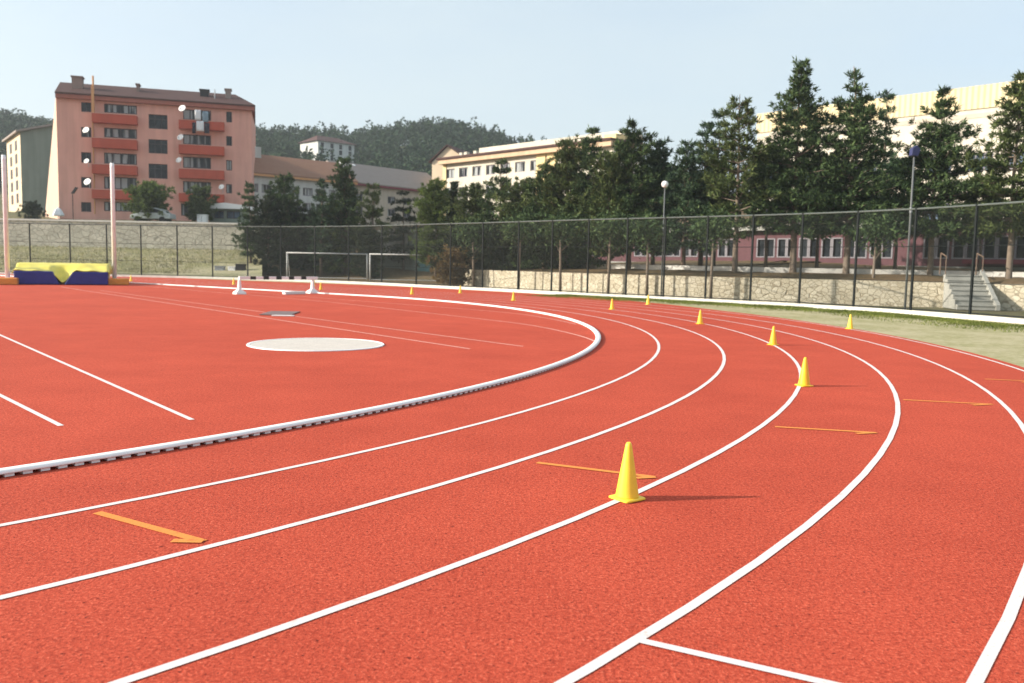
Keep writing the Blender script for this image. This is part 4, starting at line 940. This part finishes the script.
G0 = .05
gl = lambda D: .1 + max(0, (D - 62) / 14 * 2.0)
T = [
 ("slim dark conifer beside the red block, leftmost of the tree row", 250, 180, 11, 74, .4, .22, "cone", "pine", {}),
 ("dense round-shouldered pine between the kiosk and the orange roofed building", 284, 172, 17, 75, .4, .12, "round", "pine", {}),
 ("narrow pine in front of the orange roof's right half", 321, 178, 11, 73, .2, .2, "cone", "pine_blue", {}),
 ("tallest pine of the left group, dark and round topped", 346, 154, 16, 74, .4, .15, "round", "pine", {}),
 ("light green bush tree at the foot of the tall left pine", 333, 200, 12, 74, .2, .05, "bush", "leaf_light", dict(name="bushy_tree")),
 ("olive green pine right of the tall left pine", 374, 180, 16, 73, .3, .18, "open", "pine_olive", {}),
 ("dark cedar with flat layered branches before the beige building", 404, 190, 18, 75, .5, .2, "layer", "leaf_dark", dict(name="cedar_tree")),
 ("broad light green tree left of the dark cypress", 437, 185, 18, 66, .6, .12, "bush", "leaf_light", dict(name="bushy_tree")),
 ("narrow almost black cypress before the cream block's left corner", 455, 183, 6, 63, .4, .03, "cypress", "leaf_dark", dict(name="cypress_tree")),
 ("low green pine just right of the dark cypress", 475, 184, 21, 61, .4, .12, "round", "pine_olive", {}),
 ("open spreading pine in front of the cream block's windows", 501, 157, 22, 58.5, .4, .2, "open", "pine", {}),
 ("short dense pine under the cream block's yellow bay", 523, 183, 24, 57, .3, .14, "round", "pine_olive", {}),
 ("middling pine hiding the right end of the cream block", 546, 164, 23, 55, .3, .15, "round", "pine", {}),
 ("full pine left of the yellow roof glimpse", 569, 139, 26, 54, .2, .16, "round", "pine_olive", {}),
 ("tall dark pine immediately left of the yellow roof glimpse", 592, 126, 25, 53, .2, .18, "cone", "pine", dict(dens=1.5)),
 ("shorter pine right below the yellow roof glimpse", 612, 150, 24, 50, 1.5, .12, "round", "pine_olive", {}),
 ("tall broad pine with two shoulders left of the globe lamp", 633, 120, 30, 50, 1.5, .2, "cone", "pine", dict(dens=1.6)),
 ("round pine whose crown stands behind the globe lamp", 657, 140, 24, 51, 1.5, .12, "round", "pine_blue", {}),
 ("slender pine first to the right of the globe lamp", 688, 135, 23, 48, 1.2, .22, "cone", "pine_blue", {}),
 ("thin pointed pine second to the right of the globe lamp", 706, 118, 17, 51, 1.6, .2, "open", "pine_blue", {}),
 ("thin spire of a pine just left of the tall open pine", 719, 108, 15, 52, 1.6, .2, "open", "pine_blue", {}),
 ("tall open pine with pale wall showing through its crown", 742, 88, 28, 45.5, .05, .30, "open", "pine_olive", dict(bark="bark_pale", dens=1.4)),
 ("low bushy pine filling the gap between the two tallest neighbours", 771, 148, 28, 48, 1.2, .42, "round", "pine", {}),
 ("tallest pine of all with a thick pointed crown", 803, 58, 33, 45, .05, .30, "cone", "pine", dict(pe=.72, bark="bark_pale", dens=1.5)),
 ("tall pine with a bare spiky top right of the tallest pine", 857, 60, 37, 44, .05, .31, "cone", "pine", dict(pe=.85, bark="bark_pale", dens=1.4, bare=.25)),
 ("thin pine squeezed behind the spiky topped pine", 888, 86, 13, 49, 1.6, .3, "open", "pine_blue", {}),
 ("short dense green pine behind the floodlight pole", 901, 158, 23, 48, 1.2, .42, "round", "pine_blue", {}),
 ("broad conical pine standing alone before the white hall", 942, 85, 40, 43, .05, .34, "cone", "pine", dict(pe=.95, bark="bark_pale", dens=1.5)),
 ("olive pine cut by the photo's right edge", 1023, 70, 38, 40.5, .05, .35, "cone", "pine_olive", dict(pe=.9, bark="bark_pale", dens=1.4)),
 ("low olive pine half hidden between the alone conical pine and the right edge", 985, 182, 20, 46, 1.3, .48, "round", "pine_olive", {}),
 ("low spreading pine under the tallest pine's crown", 822, 160, 28, 50, 1.3, .44, "round", "pine", {}),
 ("bushy low pine between the slender pines and the tall open pine", 716, 158, 26, 50, 1.3, .40, "round", "pine_olive", {}),
 ("dark low conifer hiding the stone wall's right end", 268, 196, 15, 73.5, .3, .06, "round", "leaf_dark", {}),
 ("round olive bush tree before the red block's stair windows", 148, 187, 15, 87, 4.9, .1, "bush", "leaf_light", dict(name="bushy_tree", leafk=1.3)),
 ("small dark shrub tree left of the kiosk", 199, 191, 10, 89, 5.0, .1, "bush", "pine_olive", dict(name="bushy_tree", leafk=1.3)),
]
for (lab, u, vt, hw, D, z0, base, sty, mat, kw) in T: conifer(lab, u, vt, hw, D, z0, base, sty, mat, **kw)
# understorey behind the fence
for (lab, u, vt, hw, D, z0, sty, mat) in [("dry brown bush behind the fence at the limestone wall's left end", 453, 254, 13, 57.5, .1, "bush", "leaf_dry"), ("dark green shrub behind the left football goal", 300, 222, 24, 76, .5, "bush", "leaf_dark"), ("dark shrub between the left goal's posts", 334, 224, 24, 76.5, .6, "bush", "leaf_dark"), ("dark shrub at the left edge of the grey green shed", 368, 230, 12, 71.6, .1, "bush", "leaf_dark"),
        ("dark shrub on the terrace at the cypress's foot", 470, 232, 22, 60, .6, "bush", "leaf_dark"), ("dark shrub on the terrace below the open spreading pine", 510, 232, 26, 57, .9, "bush", "leaf_dark"), ("dark shrub on the terrace below the two tall pines by the yellow glimpse", 562, 226, 30, 55, 1.3, "bush", "leaf_dark"),
        ("added dark shrub in place of shade and dark cars, left of the red block behind the wall", 32, 207, 10, 96, 5.3, "bush", "leaf_dark")]:  # last shrub is added, standing in for a dark shaded spot
    t = conifer(lab, u, vt, hw, D, z0, .04, sty, mat, name="shrub"); t["category"] = "shrub"; t["group"] = "shrubs beyond the fence"
# slim young trunks at the wall, right side: bare pale stems
for (u, D, h_, lab) in [(474, 56.5, 3.2, "pale slim bare trunk left of the limestone wall's start"), (519, 52, 3.4, "pale slim bare trunk before the limestone wall, second from its left"), (561, 48.5, 3.3, "pale slim bare trunk before the wall below the yellow bay"), (609, 46, 3.2, "dark trunk with a pale foot, before the wall left of the globe lamp"),
        (648, 44.6, 3.0, "slim trunk just left of the globe lamp's pole"), (712, 42.4, 3.2, "slim trunk before the wall midway between the globe lamp and the tall open pine"), (874, 42.2, 3.3, "thin leaning trunk just right of the spiky topped pine's trunk")]:
    p = P3(u, D, 0); t = thing("young_tree", lab, "tree", (p[0], D, .0), 0, "slim young trunks at the limestone wall")
    mb = MB(); k = rnd(-.12, .12); mb.tube([(0, 0, -.05), (k * .4, 0, h_ * .5), (k, 0, h_)], [.085, .07, .045], 8); 
    for q in range(5): a = rnd(0, 6.28); z = h_ * rnd(.6, .95); mb.tube([(k * z / h_, 0, z), (k + math.cos(a) * .7, math.sin(a) * .7, z + .6)], [.025, .008], 4, cap=False)
    mb.build("trunk", "bark_pale", t, smooth=True)
    n = 1500; P = np.array([k, 0, h_ + .35]) + nrg.normal(size=(n, 3)) * np.array([.55, .55, .42]); V = blades(P, unit(nrg.normal(size=(n, 3))), rnd(.18, .34, n), rnd(.05, .09, n)); quads("crown", V, "pine", t)

# ------------------------------------------------------------------ wooded hills
RU = [-400, -200, -120, 0, 30, 60, 120, 200, 255, 300, 330, 350, 365, 400, 430, 460, 490, 510, 545, 580, 650, 760, 900, 1200, 1500]
RV = [96, 100, 105, 114, 119, 122, 126, 130, 130, 131, 131, 136, 132, 126, 121, 124, 133, 141, 148, 156, 172, 192, 205, 215, 222]
DS = [175, 190, 210, 235, 262, 290, 315, 340, 380, 440, 560]; TH_ = 7.0
def hill_z(u, D):
    zr = at(u, np.interp(u, RU, RV), 315).z - TH_; zr = max(zr, 8)
    t = min(1, max(0, (D - 175) / 140)); s_ = t * t * (3 - 2 * t); z = 12.5 + (zr - 12.5) * (.35 * t + .65 * s_)
    if D > 315: z = zr - (zr - 4) * min(1, (D - 315) / 245) ** 1.3
    return z
UU = np.linspace(-420, 1500, 60)
mb = MB(); vs = []
for D in DS:
    for u in UU: q = P3(u, D, 0); vs.append((q[0], D, hill_z(u, D)))
n = len(UU); mb.add(vs, [(j * n + i, j * n + i + 1, (j + 1) * n + i + 1, (j + 1) * n + i) for j in range(len(DS) - 1) for i in range(n - 1)]); struct(mb.build("hill", "hillside", smooth=True))
P, Dr, Ls, Ws = [], [], [], []
def wood_tree(x, y, z, h, r):
    n = 70; tt = nrg.uniform(0, 1, n) ** .8; a = nrg.uniform(0, 6.283, n); rr = r * (1 - tt) ** .6 * np.sqrt(nrg.uniform(.15, 1, n)) * np.minimum(1, .5 + 2 * tt)
    p = np.stack([x + rr * np.cos(a), y + rr * np.sin(a), z + h * (.16 + .84 * tt)], 1); d = unit(np.stack([np.cos(a), np.sin(a), nrg.uniform(-.3, .9, n)], 1) + nrg.normal(size=(n, 3)) * .4)
    P.append(p); Dr.append(d); Ls.append(nrg.uniform(.7, 1.4, n)); Ws.append(nrg.uniform(.35, .7, n))
for k in range(3600):
    u = rnd(-140, 720); D = rnd(195, 335)
    if k > 3000: D = rnd(300, 325)
    if 308 < u < 362 and 216 < D < 249: continue
    if 300 < u < 370 and 249 <= D < 262 and rnd(0, 1) < .7: continue
    q = P3(u, D, 0); h_ = rnd(5, 8.5) * (1 if rnd(0, 1) > .1 else 1.25) * (1.25 if 308 < u < 362 and D < 217 else 1); wood_tree(q[0], D, hill_z(u, D) - .3, h_, rnd(1.4, 2.4))
V = blades(np.concatenate(P), np.concatenate(Dr), np.concatenate(Ls), np.concatenate(Ws)); o = quads("hill_forest", V, "forest"); o["kind"] = "stuff"; o["label"] = "dark pine forest covering the far hills"

# grass on the verge by the kerb
n = 60000; P = []
idx = nrg.integers(0, len(FPS) - 1, n * 4); inn = offset(FPS, 1.0)
for i in idx:
    p = np.array(FPS[i]); q = np.array(FPS[i + 1]); t_ = rnd(0, 1); p = p + (q - p) * t_; nn = np.array(inn[i]) - np.array(FPS[i])
    if p[1] < 16 or p[1] > 46: continue
    d = abs(nrg.normal(.7, .75)) + .15 if rnd(0, 1) < .85 else rnd(.2, 3.6)
    w_ = p + nn * (d + (.7 + .4 * math.sin(p[1] * .5) if p[1] < 36 else .1))
    rr = np.hypot(*(w_ - TC)) - TR
    if rr < 7.75: continue
    if math.sin(w_[0] * 1.3) * math.sin(w_[1] * .9 + 1) < -.35 and rnd(0, 1) < .7: continue
    P.append((w_[0], w_[1], -.012))
    if len(P) >= n: break
P = np.array(P); n = len(P); P = P + np.stack([nrg.normal(0, .05, n), nrg.normal(0, .05, n), np.zeros(n)], 1)
d = unit(np.stack([nrg.normal(0, .45, n), nrg.normal(0, .45, n), np.ones(n)], 1)); V = blades(P, d, rnd(.04, .10, n), rnd(.012, .024, n))
o = quads("grass", V, "grass_green"); o["kind"] = "stuff"; o["label"] = "thin dry grass on the verge beside the track"
# rough grass and weeds on the bank behind the fence
P = []
for k in range(18000):
    u = rnd(-40, 262); D = rnd(68.5, 78.8); q = P3(u, D, 0); z = np.interp(D, [66, 69.5, 76, 78.5], [0, .35, 1.5, 2.25]); P.append((q[0], D, z))
P = np.array(P); n = len(P); d = unit(np.stack([nrg.normal(0, .5, n), nrg.normal(0, .5, n), np.ones(n)], 1)); V = blades(P, d, rnd(.10, .28, n), rnd(.02, .05, n))
o = quads("bank_grass", V, "grass_blade"); o["kind"] = "stuff"; o["label"] = "rough dry grass on the bank below the grey stone wall"

# ------------------------------------------------------------------ light
SUN_EL = R(22.5); az = math.atan2(-.135, -.99)
to_sun = Vector((math.cos(az) * math.cos(SUN_EL), math.sin(az) * math.cos(SUN_EL), math.sin(SUN_EL)))
sd = bpy.data.lights.new("sun", 'SUN'); sd.energy = 4.3; sd.angle = R(.53); sd.color = (1, .93, .82)
so = bpy.data.objects.new("sun", sd); COL.objects.link(so); so.rotation_euler = (-to_sun).to_track_quat('-Z', 'Y').to_euler(); so.location = (-30, -5, 30)
w = bpy.data.worlds.new("World"); scene.world = w; w.use_nodes = True; nt = w.node_tree
sky = nt.nodes.new("ShaderNodeTexSky"); sky.sky_type = 'NISHITA'; sky.sun_disc = False; sky.sun_elevation = SUN_EL
sky.sun_rotation = math.atan2(to_sun.x, to_sun.y); sky.altitude = 600; sky.air_density = 1.0; sky.dust_density = 6.0; sky.ozone_density = 1.0
bg = nt.nodes["Background"]; bg.inputs["Strength"].default_value = .15; 
tcw = nt.nodes.new("ShaderNodeTexCoord"); mpw = nt.nodes.new("ShaderNodeMapping"); mpw.inputs["Scale"].default_value = (1, 1, 3.5); nt.links.new(tcw.outputs["Generated"], mpw.inputs["Vector"])
nz = nt.nodes.new("ShaderNodeTexNoise"); nz.inputs["Scale"].default_value = 2.2; nz.inputs["Detail"].default_value = 7; nz.inputs["Roughness"].default_value = .55; nt.links.new(mpw.outputs["Vector"], nz.inputs["Vector"])
mr = nt.nodes.new("ShaderNodeMapRange"); mr.inputs["From Min"].default_value = .35; mr.inputs["From Max"].default_value = .70; mr.inputs["To Min"].default_value = .52; mr.inputs["To Max"].default_value = .80; nt.links.new(nz.outputs["Fac"], mr.inputs["Value"])
mw = nt.nodes.new("ShaderNodeMix"); mw.data_type = 'RGBA'; mw.inputs[7].default_value = (2.62, 3.02, 3.15, 1); nt.links.new(mr.outputs["Result"], mw.inputs["Factor"]); nt.links.new(sky.outputs["Color"], mw.inputs[6])
nt.links.new(mw.outputs[2], bg.inputs["Color"])
scene.view_settings.view_transform = 'Standard'; scene.view_settings.look = 'None'; scene.view_settings.exposure = .97; scene.view_settings.gamma = 1
scene.render.engine = 'CYCLES'
scene.cycles.use_denoising = True
scene.cycles.max_bounces = 6; scene.cycles.diffuse_bounces = 3; scene.cycles.transparent_max_bounces = 8

# the air: pale even haze round the whole place
hz = MB().box(-1500, 1500, -60, 1500, -1.5, 130).build("haze", None)
hm = bpy.data.materials.new("haze_air"); hm.use_nodes = True; hn = hm.node_tree; hn.nodes.remove(hn.nodes["Principled BSDF"])
pv = hn.nodes.new("ShaderNodeVolumePrincipled"); pv.inputs["Density"].default_value = .00042; pv.inputs["Color"].default_value = (.82, .89, .95, 1); pv.inputs["Anisotropy"].default_value = .2
hn.links.new(pv.outputs[0], hn.nodes["Material Output"].inputs["Volume"]); hz.data.materials.append(hm); hz["kind"] = "stuff"; hz["label"] = "thin pale haze in the air"
scene.cycles.volume_bounces = 0
